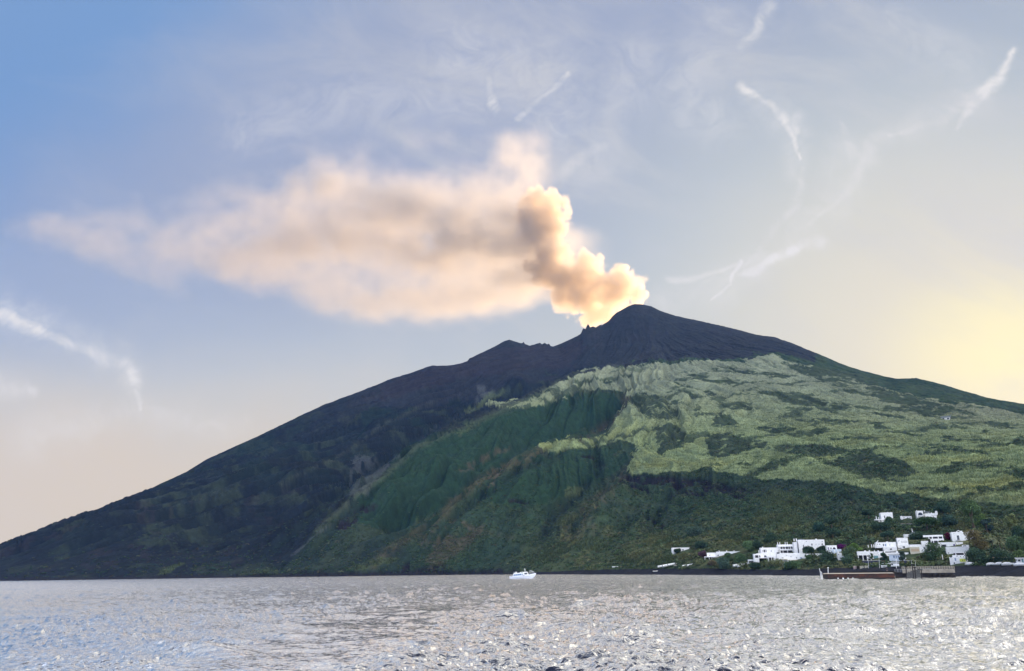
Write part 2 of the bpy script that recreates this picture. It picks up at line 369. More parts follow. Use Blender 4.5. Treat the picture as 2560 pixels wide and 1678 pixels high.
for pl in [[(-20,555),(60,500),(110,478),(230,500),(345,512),(525,508),(560,560),(612,600),(560,640),(455,640),(425,590),(360,560),(330,540),(250,525),(120,530),(40,560)],
           [(460,680),(570,655),(640,700),(645,790),(560,800),(520,840),(500,740)],
           [(740,720),(860,700),(980,735),(1090,742),(1000,780),(905,820),(790,825),(760,780)],
           [(810,615),(880,610),(950,660),(820,670),(770,650)], [(1350,860),(1560,790),(1780,850),(1840,890),(1800,925),(1560,930),(1450,890)],
           [(1140,345),(1260,350),(1500,390),(1640,430),(1600,450),(1330,440),(1200,385)], [(1170,500),(1500,560),(1400,590),(1190,530)],
           [(2330,880),(2400,880),(2400,980),(2260,930)], [(1560,460),(2000,560),(2160,620),(1900,600),(1640,540)]]:
    dark = np.maximum(dark, inpoly(wpx, wpy, g6(pl)).astype(np.float32))
for e in [(1110,685,100,16,6),(1500,735,120,10,2),(1290,790,210,28,4),(1000,400,230,12,6),(800,432,140,11,8),(1150,520,150,18,12),(900,565,60,16,8),(600,542,55,8,0),(705,510,22,20,0),
          (770,492,22,13,0),(700,575,22,18,0),(350,420,30,8,-10),(240,447,30,7,0),(1400,640,120,10,6),(1620,665,90,8,8),(2100,740,160,8,4),(1750,705,120,9,6),(2050,800,150,9,3),(1060,880,60,12,-10),
          (1260,645,80,9,8),(1540,500,90,14,12),(640,455,60,7,10),(1330,700,70,9,0),(1880,600,110,14,8),(2250,660,110,9,8),(560,720,60,18,30),(1950,770,120,7,4),(2150,870,130,8,2),(1700,620,90,8,6),(2000,1000,220,10,2),(1650,940,140,8,4)]:
    dark = np.maximum(dark, ell(1400+e[0]*.4874, 740+e[1]*.4874, e[2]*.4874, e[3]*.4874, e[4]))
patch = sst(0.20, 0.34, fbm2(X/70+3, Y/36, 5, 83)+0.12*n_f)
dark = np.maximum(dark, patch*0.8*sst(880, 960, PYs))
dark = dark*sst(-0.75, 0.05, n_f+0.8*fbm2(X/26, Y/13, 3, 89)+0.25)
cane *= (1-dark)
# light reed patches outside the big cane field
reeds = np.zeros_like(cane)
for pl in [[(1060,985),(1030,1060),(990,1150),(1100,1190),(1190,1215),(1235,1170),(1180,1090),(1300,1100),(1310,1075),(1200,1035),(1120,1010)],
           [(270,1345),(420,1325),(560,1330),(620,1310),(690,1345),(560,1378),(330,1382)], [(470,1220),(560,1200),(640,1250),(560,1300),(430,1290)],
           [(800,1220),(960,1210),(950,1270),(820,1290)], [(1500,1220),(1600,1190),(1680,1220),(1600,1262)], [(0,985),(120,975),(100,1000),(20,1030)],
           [(2000,1180),(2100,1060),(2200,1090),(2180,1170),(2060,1230)]]:
    reeds = np.maximum(reeds, inpoly(wpx, wpy, g6(pl))*1.0)
for e in [(1165,1075,40,5,-28),(420,1418,38,9,-25),(640,1432,60,5,-5),(930,1405,60,9,-15),(1410,1300,40,14,-20),(1480,1360,40,16,0),(1400,1370,40,12,-15),(1350,1395,50,12,-5),(1620,1398,110,9,-2),(1215,1000,60,7,-28)]:
    reeds = np.maximum(reeds, ell(e[0], e[1], e[2], e[3], e[4])*0.8)
reeds *= (1-cane)*sst(-0.35, 0.1, fbm2(X/9, Y/30, 3, 87)+0.3)
# vivid green grass on the faces between the spurs
green = np.zeros_like(cane)
for pl in [[(1000,1110),(1130,1075),(1230,1040),(1340,1005),(1450,990),(1530,995),(1560,1020),(1540,1040),(1500,1085),(1420,1095),(1350,1120),(1290,1155),(1220,1185),(1140,1245),(1080,1290),(1000,1330),(930,1330),(880,1300),(900,1240),(960,1190)],
           [(1310,1120),(1420,1120),(1560,1120),(1540,1160),(1480,1200),(1420,1240),(1330,1260),(1230,1250),(1180,1240),(1290,1160)]]:
    green = np.maximum(green, inpoly(wpx+16*n_a, wpy+16*n_b, pl)*1.0)
green = np.maximum(green, 0.5*sst(-0.05, 0.3, n_a)*sst(1280, 1100, PYs)*sst(1300, 1000, PXs)) * (1-cane)
# bare ash and rock towards the top
BARE = [(-400,1500),(0,1385),(400,1250),(700,1120),(830,1060),(960,1010),(1040,1020),(1130,1010),(1200,985),(1300,950),(1385,935),(1480,915),(1545,918),(1610,908),(1673,905),(1741,897),(1819,898),(1850,888),(1931,882),(1975,888),(2040,905),(2000,700),(900,600),(-400,1200)]
top = inpoly(wpx+14*n_b, wpy+12*n_a, BARE).astype(np.float32)*sst(600, 1000, PXs+60*n_a)
bare = top*(1-cane)
RED = inpoly(wpx, wpy, [(1085,912),(1250,865),(1380,870),(1440,850),(1470,870),(1420,915),(1300,925),(1150,945),(950,1000),(900,1000),(960,955)])*1.0
scree = np.zeros_like(cane)
for e in [(985,1150,70,4,-33),(930,1190,45,5,-38),(1210,990,22,26,30),(780,1350,70,5,-35),(1120,1050,90,4,-28)]:
    scree = np.maximum(scree, ell(e[0], e[1], e[2], e[3], e[4]))
scree = np.maximum(scree, 0.75*inpoly(wpx, wpy, [(880,1150),(905,1140),(975,1155),(960,1190),(905,1240),(880,1235)]))
scree *= sst(-0.3, 0.2, n_f+0.2)
# cliffs: dark purple lava bands, tawny faces near the sea
cliff = np.zeros_like(cane)
for e in [(760,1437,60,8,-5),(900,1434,120,7,-2),(1060,1428,60,12,-10),(1150,1432,60,7,0),(1010,1420,24,14,-60),(1230,1425,60,8,0),(1650,1198,100,11,4),(1790,1216,110,12,8),(1640,1205,60,5,5),(1760,1222,90,6,7),(1845,1240,35,7,25),(1860,1230,40,5,-5),(1725,1235,60,4,3),(1590,1215,45,6,20),(905,1274,32,7,-12),(870,1310,30,14,-20),(1300,1250,28,5,4),(2160,1255,60,4,12),(2230,1265,60,4,6),(1620,1293,30,5,3),(1470,1142,24,5,5),(2480,1282,70,5,3),(1650,1310,8,6,0)]:
    cliff = np.maximum(cliff, ell(e[0], e[1], e[2], e[3], e[4]))
cliff *= sst(-0.35, 0.15, fbm2(X/9, Y/9, 3, 91)+0.25)
tawny = np.zeros_like(cane)
for e in [(1105,1395,40,22,-50),(1175,1320,22,9,40),(1100,1330,60,14,-45),(1250,1180,50,10,-45),(1480,1290,36,12,-50),(1160,1360,70,14,-40),(1450,1345,60,18,-30),(1430,1040,0.1,0.1,0),(1120,1370,30,30,0),(1210,1150,70,9,-28),(1520,1240,20,10,-40)]:
    tawny = np.maximum(tawny, ell(e[0], e[1], e[2], e[3], e[4], 2.0, 0.8))
tawny *= sst(-0.2, 0.35, n_m+n_f*0.7+0.15)*(1-cane)

def along(pts, w, ww=None):
    x, y = (PXs+4*n_a+3*n_m, PYs+3*n_b+3*n_f) if ww is None else (PXs+ww*n_a, PYs+ww*n_b)
    r = np.full(X.shape, 1e9, np.float32)
    for (xa, ya), (xb, yb) in zip([p[:2] for p in pts[:-1]], [p[:2] for p in pts[1:]]):
        dx, dy = xb-xa, yb-ya; s_ = np.clip(((x-xa)*dx+(y-ya)*dy)/(dx*dx+dy*dy), 0, 1); r = np.minimum(r, np.hypot(x-xa-s_*dx, y-ya-s_*dy))
    return np.exp(-(r/w)**2)*sst(-0.45, 0.15, n_f+0.6*n_m+0.15)
crest_p = np.maximum(along(SPUR_A[1:], 7)*0.9, along(SPUR_E, 4)*0.55)
crest_b = np.maximum(along(SPUR_B, 10), along(SPUR_C, 12)*0.8)
crest_b = np.maximum(crest_b, along([(1040,1340),(1120,1350),(1200,1330),(1280,1345)], 9)*0.5)
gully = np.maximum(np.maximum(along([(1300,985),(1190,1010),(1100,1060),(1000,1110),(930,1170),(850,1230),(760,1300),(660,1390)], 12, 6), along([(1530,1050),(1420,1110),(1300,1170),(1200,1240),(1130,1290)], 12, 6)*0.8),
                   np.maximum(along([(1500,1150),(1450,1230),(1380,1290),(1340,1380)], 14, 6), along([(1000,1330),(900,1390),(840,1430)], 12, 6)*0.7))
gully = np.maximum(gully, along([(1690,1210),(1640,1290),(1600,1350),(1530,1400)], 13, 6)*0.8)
# small relief: shrub canopy, cane tussocks, terraces, ledges
scrub = land*(1-cane)*(1-bare)
tz = Z1/5.5 + 1.8*n_a + 0.5*n_m
terr = np.abs((tz % 1.0)-0.5)*2
px_m = DD/800.0                                            # about one picture pixel in metres
cn = fbm2(X/3.4, Y/3.4, 2, 101); cn2 = fbm2(X/7.5, Y/7.5, 2, 103)
micro = scrub*flat*(0.75*cn+1.3*cn2)*(1+0.5*right_side) + cane*(0.25*cn + 1.5*(1-terr) ) + bare*(0.5*cn2+0.4*cn)
micro -= gully*9.0*(1-cane)*flat
micro += cliff*(2.2*(vnoise2(X/5, Z1/2.0, 5)-0.5)*2 - 3.0) + scree*0.3*cn
tussock = fbm2(X/4.5, Y/14, 2, 107)
micro += cane*0.35*tussock
lowland = sst(0.3, 3.0, Z0)*(1-flat)
BEACH = ((PYs > np.interp(PXs, [1330, 1500, 1640, 1900, 2050, 2250, 2560], [1431, 1425, 1421.5, 1424, 1423, 1416, 1413.5]) + 1.5*n_a + 0.7*n_f) & (PXs > 1330)) | (Z0 < 0.9)
beach = BEACH.astype(np.float32)*(PYs > 1405)
micro += lowland*(1-beach)*(0.5*cn2+0.25*cn) + beach*0.15*cn2
Z2 = Z1 + micro
# make the skyline pass through the traced ridge (the ridge is a real crest at its own distance)
s_az = az_of(np.array([p[0] for p in SKYLINE], float), np.array([p[1] for p in SKYLINE], float))
dd_ = direction(np.array([p[0] for p in SKYLINE], float), np.array([p[1] for p in SKYLINE], float)); s_t = dd_[:, 2]/np.hypot(dd_[:, 0], dd_[:, 1])
target = np.interp(az, s_az, s_t)
target += (0.00035*fbm2(az*330, az*0, 3, 111) + 0.0004*fbm2(az*90, az*0, 2, 113))*sst(-0.7, -0.2, az)
ker = np.hanning(41); ker /= ker.sum()
def prof():
    T = (Z2-CAM_Z)/DD; T[DD > D_SKY*1.12] = -9; return T.argmax(0), T.max(0)
for it in range(3):
    am, cur = prof(); dlt = target-cur
    sm = np.convolve(np.pad(dlt, 20, 'edge'), ker, 'valid')
    dpk = ds[am]
    wide = sst(0.22, 0.0, np.abs(DD/D_SKY-1.0)); Z2 = Z2 + sm*DD*wide
am, cur = prof(); dpk = ds[am]; Z2 = Z2 + (target-cur)*DD*np.exp(-((DD-dpk)/28.0)**2)
am, cur = prof(); Z2 = Z2 + np.minimum(target-cur, 0)*DD*sst(0.15, 0.0, np.abs(DD/D_SKY-1.0))
Z2 = np.maximum(np.where(Z0 < -0.2, np.minimum(Z2, Z0*0.6), Z2), -30.0).astype(np.float32)
PXs, PYs = PXY(Z2)
# albedo of the ground: mostly what grows or lies there, some shade painted in
def C3(r, g, b): return np.array([r, g, b], np.float32)
def lay(A, w, c): return A+(c-A)*w[..., None]
A = np.zeros(X.shape+(3,), np.float32)+C3(0.048, 0.092, 0.054)
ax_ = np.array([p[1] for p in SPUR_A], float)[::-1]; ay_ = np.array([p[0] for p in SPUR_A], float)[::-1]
west_shade = sst(14, -14, PXs+10*n_a+6*n_m-np.interp(PYs, ax_, ay_))*sst(900, 925, PYs); west_shade = np.maximum(west_shade, sst(1250, 700, PXs+80*n_a)*0.5)
A = lay(A, west_shade*0.92, C3(0.016, 0.024, 0.036))  # dark blue is the flank's shade, painted into its colour
A = lay(A, sst(0.0, 0.5, n_m)*0.5*(1-west_shade*0.95), C3(0.095, 0.140, 0.062))
A = lay(A, sst(0.05, 0.5, -n_a)*0.5, C3(0.030, 0.052, 0.045))
A = lay(A, green*0.85, C3(0.028, 0.075, 0.040))
A = lay(A, dark*(1-green)*(0.8-0.5*sst(0,0.5,n_m)), C3(0.075, 0.108, 0.062))
A = lay(A, bare*0.92, C3(0.034, 0.043, 0.056))
A = lay(A, bare*sst(0.1, 0.6, n_b+0.3*gul2)*0.5, C3(0.050, 0.056, 0.068))
A = lay(A, bare*sst(0.25, 0.6, n_m+0.4*n_a)*0.4, C3(0.05, 0.06, 0.055))
A = lay(A, RED*bare*0.3, C3(0.065, 0.046, 0.056))
A = lay(A, west_shade*(1-bare)*0.35, C3(0.016, 0.026, 0.038))
A = lay(A, scree*0.55, C3(0.14, 0.16, 0.17))
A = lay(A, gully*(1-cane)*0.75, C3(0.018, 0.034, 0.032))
A = lay(A, crest_p*0.42*(1-cane), C3(0.17, 0.20, 0.13))
A = lay(A, crest_b*0.6*(1-cane), C3(0.15, 0.125, 0.075))
A = lay(A, tawny*0.7, C3(0.17, 0.13, 0.09))
red_spots = sst(0.30, 0.42, fbm2(X/30, Y/30, 4, 121))*west_shade*sst(1180, 1260, PYs)*(1-bare)
A = lay(A, red_spots*0.15, C3(0.10, 0.065, 0.075))
canecol = C3(0.20, 0.25, 0.12); canegrey = C3(0.22, 0.25, 0.165); canegold = C3(0.26, 0.27, 0.09)
up_ = sst(1120, 920, PYs)
Cc = canecol*(1-up_[..., None])+canegrey*up_[..., None]
gold = sst(1000, 1240, PYs)*sst(0.0, 0.5, n_b+0.2)
Cc = Cc+(canegold-Cc)*(gold*0.7)[..., None]
Cc = Cc*(0.88+0.22*sst(-0.5, 0.5, n_a)+0.16*n_m+0.08*tussock)[..., None]
Cc = Cc*(1-0.34*sst(0.72, 1.0, terr)*sst(-0.4, 0.3, n_b))[..., None]
A = lay(A, cane*0.96, Cc)
dim = sst(2000, 2500, PXs+120*n_b)*sst(1130, 1010, PYs)*cane  # upper right: brownish sun haze painted into the cane's colour
A = lay(A, dim*0.5, C3(0.17, 0.165, 0.12))
A = lay(A, reeds*0.75, C3(0.15, 0.20, 0.095)*1.0)
A = lay(A, cliff*0.9, C3(0.028, 0.024, 0.036))
shore = sst(7, 2, Z2+2*n_f)*(PXs < 1400)
A = lay(A, shore*0.8, C3(0.028, 0.028, 0.036))
A = lay(A, lowland*(1-beach)*0.7*(PXs > 1300), C3(0.11, 0.15, 0.065))
grassy = lowland*(1-beach)*sst(0.0, 0.3, n_m+0.1)*(PXs > 1400)
A = lay(A, grassy*0.7, C3(0.27, 0.27, 0.12))
A = lay(A, beach*0.95, C3(0.035, 0.037, 0.052))
A *= (1+(0.28*n_f+0.22*cn)*(1-0.6*cane))[..., None]
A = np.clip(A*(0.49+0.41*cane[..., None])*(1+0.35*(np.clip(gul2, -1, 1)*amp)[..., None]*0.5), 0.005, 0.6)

def ground_z(x, y):
    d, a = math.hypot(x, y), math.atan2(x, y)
    return float(bil(Z2, np.interp(d, ds, np.arange(NR)), np.interp(a, az, np.arange(NC))))
def hit(px, py, dmin=300.0, dmax=2700.0):
    """where the sight line through a pixel of the photograph meets the built ground"""
    d = direction(px, py); h = float(np.hypot(d[0], d[1])); t = float(d[2])/h; a = math.atan2(d[0], d[1])
    c = np.interp(a, az, np.arange(NC)); r = np.arange(NR); z = bil(Z2, r.astype(float), np.full(NR, c))
    ok = (z >= CAM_Z+t*ds) & (ds > dmin) & (ds < dmax); i = int(np.argmax(ok))
    D = ds[i] if ok.any() else dmax
    return Vector((D*math.sin(a), D*math.cos(a), ground_z(D*math.sin(a), D*math.cos(a)))), D

def principled(name, rough=0.8, col=(0.5, 0.5, 0.5), **kw):
    mt = bpy.data.materials.new(name); mt.use_nodes = True; t = NT(mt.node_tree)
    b = mt.node_tree.nodes['Principled BSDF']; b.inputs['Roughness'].default_value = rough; b.inputs['Base Color'].default_value = tuple(col)+(1,)
    for k, v in kw.items(): b.inputs[k.replace('_', ' ')].default_value = v
    return mt, t, b
ml, t, b = principled('island_ground', 0.95); b.inputs['Specular IOR Level'].default_value = 0.15
at_ = t.node('ShaderNodeAttribute', attribute_name='cover'); g = t.node('ShaderNodeNewGeometry')
n1 = t.noise(g.outputs['Position'], 0.55, 4, 0.6); n2 = t.noise(g.outputs['Position'], 0.16, 3, 0.6)
k = t.mul(t.ramp(n1, 0.25, 0.75, 0.78, 1.22, False), t.ramp(n2, 0.3, 0.7, 0.82, 1.18, False))
vm = t.node('ShaderNodeVectorMath', operation='SCALE'); t.l.new(at_.outputs['Color'], vm.inputs[0]); t.l.new(k, vm.inputs['Scale'])
t.l.new(vm.outputs[0], b.inputs['Base Color'])
bp = t.node('ShaderNodeBump'); bp.inputs['Strength'].default_value = 0.9; bp.inputs['Distance'].default_value = 1.2; t.l.new(n1, bp.inputs['Height']); t.l.new(bp.outputs[0], b.inputs['Normal'])
V = np.stack([X, Y, Z2], -1).reshape(-1, 3)
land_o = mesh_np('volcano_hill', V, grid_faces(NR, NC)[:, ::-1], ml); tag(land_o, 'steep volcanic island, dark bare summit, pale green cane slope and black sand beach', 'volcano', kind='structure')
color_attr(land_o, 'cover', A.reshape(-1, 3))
# ------------------------------------------------------------------ the sea
def ocean_tile(N, L, wind, wdir, seed, lmin):
    rng = np.random.default_rng(seed); k = np.fft.fftfreq(N, L/N)*2*np.pi
    KX, KY = np.meshgrid(k, k); K = np.hypot(KX, KY); K[0, 0] = 1
    Lw = wind*wind/9.81; c = (KX*math.cos(wdir)+KY*math.sin(wdir))/K
    Ph = np.exp(-1/(K*Lw)**2)/K**4*(0.22+0.78*np.abs(c)**2)*np.exp(-(K*lmin)**2); Ph[0, 0] = 0
    h = np.fft.ifft2(np.sqrt(Ph)*(rng.normal(size=(N, N))+1j*rng.normal(size=(N, N)))).real
    return (h/h.std()).astype(np.float32)
def tile_at(T, L, x, y):
    N = T.shape[0]; fx, fy = (x/L*N) % N, (y/L*N) % N; i, j = np.floor(fx).astype(int) % N, np.floor(fy).astype(int) % N
    a, b = (fx-np.floor(fx)).astype(np.float32), (fy-np.floor(fy)).astype(np.float32); i1, j1 = (i+1) % N, (j+1) % N
    return (T[j, i]*(1-a)+T[j, i1]*a)*(1-b)+(T[j1, i]*(1-a)+T[j1, i1]*a)*b
T1 = ocean_tile(1024, 190.0, 3.3, math.radians(70), 3, 0.10)
T2 = ocean_tile(1024, 53.0, 1.0, math.radians(100), 8, 0.05)
T3 = ocean_tile(512, 610.0, 7.5, math.radians(60), 5, 1.0)
sa = np.concatenate([np.arange(-1.05, -0.70, 0.006), np.arange(-0.70, 0.70, 0.0010), np.arange(0.702, 1.15, 0.006)])
sd_ = [26.0]
while sd_[-1] < 1500: sd_.append(sd_[-1] + max(0.09, min(0.22*sd_[-1]**2/(CAM_Z*800), 2.4)))
sd_ = np.array(sd_); SA, SD = np.meshgrid(sa, sd_); SX, SY = SD*np.sin(SA), SD*np.cos(SA)
def rot(x, y, a): return x*math.cos(a)-y*math.sin(a), x*math.sin(a)+y*math.cos(a)
h1 = tile_at(T1, 190.0, SX*0.62, SY); r2 = rot(SX*0.60, SY, 0.22); h2 = tile_at(T2, 53.0, *r2); r3 = rot(SX, SY, -0.2); h3 = tile_at(T3, 610.0, *r3)
# the ferry's wake: a smoother, foamy lane falling away to the lower left, and its bow swell to the right
wk = np.zeros_like(SX)
uvw = [(60, 1690, 15.0), (300, 1650, 12.0), (560, 1600, 11.0), (700, 1560, 12.0), (770, 1530, 16)]
WAKE = [(-11.0, 30.0), (-16.0, 44.0), (-18.0, 60.0), (-19.0, 78.0), (-18.0, 110.0), (-12.0, 160.0)]
WAKE_HALF = [7.0, 6.0, 6.5, 8.0, 9.0, 6.0]
wx_ = np.interp(SY, [p[1] for p in WAKE], [p[0] for p in WAKE]); wh_ = np.interp(SY, [p[1] for p in WAKE], WAKE_HALF)
lump = fbm2(SX/9, SY/16, 3, 131)
wake = sst(1.3, 0.5, np.abs(SX-wx_)/wh_+0.5*lump)*sst(175, 120, SY)
calm = (1-0.50*wake)*(0.70+0.65*vnoise2(SX/26+3, SY/50, 151)+0.2*fbm2(SX/8, SY/16, 2, 153))
swell = 0.10*np.sin((SX*0.55+SY*0.83)*2*np.pi/6.5+1.5*fbm2(SX/20, SY/20, 2, 137))*np.exp(-((SX-SY*0.10-2)/14.0)**2)*sst(150, 60, SY)*(0.4+0.6*vnoise2(SX/12, SY/12, 139))
fade = sst(620, 90, SD)*0.62+0.38
SZ = (0.17*h1*calm + 0.060*h2*calm + 0.20*h3*sst(700, 100, SD))*fade + swell
SZ += 0.02*np.maximum(h1, 0)**2*calm*fade
chop = 0.0
foam = wake*sst(0.12, 0.55, fbm2(SX/1.3, SY/3.4, 4, 141)+0.25*lump+0.55*sst(60, 40, SY)*sst(-5, -22, SX) + 0.12)
zl = bil(Z2, np.interp(SD, ds, np.arange(NR)), np.interp(SA, az, np.arange(NC)))
surf = sst(-1.1, -0.15, zl)*sst(0.25, 0.6, vnoise2(SX/5, SY/5, 161))*(SD > 290); foam = np.maximum(foam, surf*0.9)
crest = sst(2.5, 3.3, h1+0.5*h2)*0.0
sea_m, t, b = principled('sea_water', 0.06)
g = t.node('ShaderNodeNewGeometry'); P = g.outputs['Position']
fa = t.node('ShaderNodeAttribute', attribute_name='foam'); wa, fo, _z = t.sep(fa.outputs['Color'])
b.inputs['Specular IOR Level'].default_value = 0.0
gl = t.node('ShaderNodeBsdfGlossy'); gl.inputs['Roughness'].default_value = 0.10; gl.inputs['Color'].default_value = (1, 0.985, 0.95, 1)
fr = t.node('ShaderNodeFresnel'); fr.inputs['IOR'].default_value = 1.34
ms = t.node('ShaderNodeMixShader'); t.l.new(t.m('MINIMUM', t.add(t.m('POWER', t.mul(fr.outputs[0], 4.6), 2.4), 0.008), 0.97), ms.inputs[0]); t.l.new(b.outputs[0], ms.inputs[1]); t.l.new(gl.outputs[0], ms.inputs[2]); t.l.new(ms.outputs[0], sea_m.node_tree.nodes['Material Output'].inputs['Surface'])
px_, py_, pz_ = t.sep(P)
rip = t.noise(t.xyz(t.mul(px_, 0.7), py_, 0.0), 3.0, 4, 0.62, 0.4); rip2 = t.noise(t.xyz(t.mul(px_, 0.5), py_, 4.0), 1.1, 3, 0.5, 0.6)
hgt = t.add(t.mul(rip, 0.35), rip2); bp = t.node('ShaderNodeBump'); dd2 = t.node('ShaderNodeVectorMath', operation='LENGTH'); t.l.new(P, dd2.inputs[0]); t.l.new(t.ramp(dd2.outputs['Value'], 50.0, 450.0, 0.40, 0.9, False), bp.inputs['Distance'])
t.l.new(t.ramp(dd2.outputs['Value'], 60.0, 450.0, 0.07, 0.22, False), gl.inputs['Roughness'])
t.l.new(t.sub(1.0, t.mul(wa, 0.5)), bp.inputs['Strength']); t.l.new(hgt, bp.inputs['Height']); t.l.new(bp.outputs[0], b.inputs['Normal'])
jn = t.noise(t.xyz(t.mul(px_, 0.6), py_, 9.0), 2.3, 3, 0.6, 0.3, out=1)
jv = t.node('ShaderNodeVectorMath', operation='SUBTRACT'); t.l.new(jn, jv.inputs[0]); jv.inputs[1].default_value = (.5, .5, .5)
jk = t.ramp(dd2.outputs['Value'], 60.0, 400.0, 0.18, 0.95, False)
jm = t.node('ShaderNodeVectorMath', operation='MULTIPLY'); t.l.new(jv.outputs[0], jm.inputs[0]); t.l.new(t.xyz(t.mul(jk, 0.6), t.mul(jk, 1.1), 0.0), jm.inputs[1])
ja = t.node('ShaderNodeVectorMath', operation='ADD'); t.l.new(jm.outputs[0], ja.inputs[0]); t.l.new(bp.outputs[0], ja.inputs[1])
jq = t.node('ShaderNodeVectorMath', operation='NORMALIZE'); t.l.new(ja.outputs[0], jq.inputs[0]); t.l.new(jq.outputs[0], gl.inputs['Normal']); t.l.new(jq.outputs[0], fr.inputs['Normal'])
fn = t.noise(t.xyz(px_, t.mul(py_, 0.6), 0.0), 5.0, 5, 0.65, 0.5)
fm = t.m('MINIMUM', t.mul(fo, t.ramp(fn, 0.35, 0.62)), 1.0)
bc = t.mix(t.mul(wa, 0.8), (0.007, 0.012, 0.032), (0.20, 0.26, 0.32)); bc = t.mix(fm, bc, (0.75, 0.80, 0.84))
t.l.new(bc, b.inputs['Base Color']); t.l.new(t.add(0.09, t.mul(fm, 0.6)), b.inputs['Roughness'])
sea = mesh_np('sea_water', np.stack([SX, SY, SZ], -1).reshape(-1, 3), grid_faces(len(sd_), len(sa))[:, ::-1], sea_m); tag(sea, 'choppy sea reflecting the pale evening sky', 'sea', kind='structure')
color_attr(sea, 'foam', np.stack([wake, foam, np.zeros_like(foam)], -1).reshape(-1, 3))
# the sea beyond: a ring out to the horizon, just under the waves
ring_r = [1490, 2200, 3200, 4460]; na = 96; vs = []
big = bmesh.new()
def ring(radii, a0, a1, n):
    rows = [[big.verts.new((r*math.sin(a0+(a1-a0)*i/n), r*math.cos(a0+(a1-a0)*i/n), -0.35)) for i in range(n+1)] for r in radii]
    for p, q in zip(rows[:-1], rows[1:]):
        for i in range(n): big.faces.new((p[i], q[i], q[i+1], p[i+1]))
ring(ring_r, 0, 2*math.pi, na); ring([0.5, 12, 60, 300, 800, 1490], 1.14, 2*math.pi-1.04, 60); ring([0.5, 12, 27], -1.04, 1.14, 30)
me = bpy.data.meshes.new('open_sea'); big.to_mesh(me); big.free(); me.materials.append(sea_m)
o = bpy.data.objects.new('open_sea', me); COL.objects.link(o); tag(o, 'open sea reaching the horizon behind the island', 'sea', kind='structure')
# ------------------------------------------------------------------ smoke plume: a real volume of ash and steam behind the summit
Y0 = 2950.0
def XZ(px, py): u, v = uv_of(px, py); return float(u)*Y0, float(v)*Y0+CAM_Z
def vnoise3(x, y, z, seed=0):
    x, y, z = np.broadcast_arrays(x, y, z)
    x0_, y0_, z0_ = np.floor(x), np.floor(y), np.floor(z); fx, fy, fz = x-x0_, y-y0_, z-z0_
    fx = fx*fx*(3-2*fx); fy = fy*fy*(3-2*fy); fz = fz*fz*(3-2*fz)
    ix, iy, iz = x0_.astype(np.int64), y0_.astype(np.int64), z0_.astype(np.int64); r = 0
    for dx in (0, 1):
        for dy in (0, 1):
            for dz in (0, 1):
                r = r + _h(ix+dx, iy+dy, iz+dz, seed)*(fx if dx else 1-fx)*(fy if dy else 1-fy)*(fz if dz else 1-fz)
    return r.astype(np.float32)
def fbm3(x, y, z, o, seed):
    s, a, t = 0, 1.0, 0.0
    for i in range(o):
        s = s+a*(vnoise3(x, y, z, seed+i)*2-1); t += a; a *= 0.52; x = x*2.03+5.1; y = y*2.03+1.7; z = z*2.03+3.3
    return s/t
def billow(gx, gy, gz, o, seed, sc):
    s, a, t = 0, 1.0, 0.0; x, y, z = gx/sc, gy/sc, gz/sc
    for i in range(o):
        s = s+a*np.abs(vnoise3(x, y, z, seed+i)*2-1); t += a; a *= 0.55; x = x*2.1+1.3; y = y*2.1+4.4; z = z*2.1+2.2
    return s/t
SOFT = [ # px, py, rx, ry, depth offset, depth radius, amount, rotation (deg, image sense)
 (1230,585,150,60,30,120,1.1,12),(1130,600,190,50,30,120,1.0,0),(880,600,200,50,30,110,0.6,0),(1150,540,180,60,40,120,0.95,12),(620,600,200,50,20,110,0.45,6),(1310,560,70,70,30,80,1.3,0),(1290,470,80,70,30,80,0.8,0),(1300,690,90,60,0,70,0.8,0),(1340,610,80,80,0,60,0.6,0),(1420,680,90,50,0,60,0.45,0),(1300,400,70,60,10,60,0.5,0),(960,500,190,62,40,130,1.3,6),(780,450,120,56,40,120,1.25,-25),(1010,640,160,40,20,110,0.8,6),(620,650,150,34,10,100,0.35,6),
 (1290,620,230,95,20,110,1.15,0),(1120,600,240,110,30,120,1.15,0),(930,560,260,120,20,130,1.0,5),(760,560,240,120,10,130,0.85,-4),
 (760,470,150,70,20,120,0.55,-20),(1000,480,240,90,30,120,0.55,8),(1180,500,150,110,40,110,0.7,0),
 (1330,725,150,60,0,80,0.8,-6),(1180,740,190,66,-10,80,1.15,-12),(1260,760,100,40,-20,60,0.6,-10),(1010,740,220,70,10,110,0.95,-4),(830,730,220,75,10,110,0.7,8),(700,680,190,70,10,110,0.5,10),
 (560,610,260,86,0,120,0.52,5),(380,590,250,82,0,120,0.50,6),(190,575,180,70,0,110,0.50,10),(110,565,100,56,0,90,0.34,20),(300,650,210,60,0,110,0.34,15),(430,720,180,60,0,110,0.22,30),(500,810,150,36,0,90,0.18,20),(1235,250,30,70,20,50,0.22,10),(1350,290,40,90,20,50,0.20,-50),(1480,360,110,36,20,60,0.20,-30),(800,370,360,80,20,110,0.22,0),(1120,350,240,70,20,90,0.24,0),(640,470,260,60,20,110,0.22,-8),
 (480,480,220,60,0,110,0.22,-5),(1260,420,130,110,30,100,0.65,-20),(1330,390,90,80,20,90,0.40,0),(1250,360,110,60,20,90,0.25,-30),(1430,400,130,90,30,90,0.20,-35),(1420,480,80,60,20,80,0.15,0),
 (1460,740,70,60,0,70,0.9,0)]
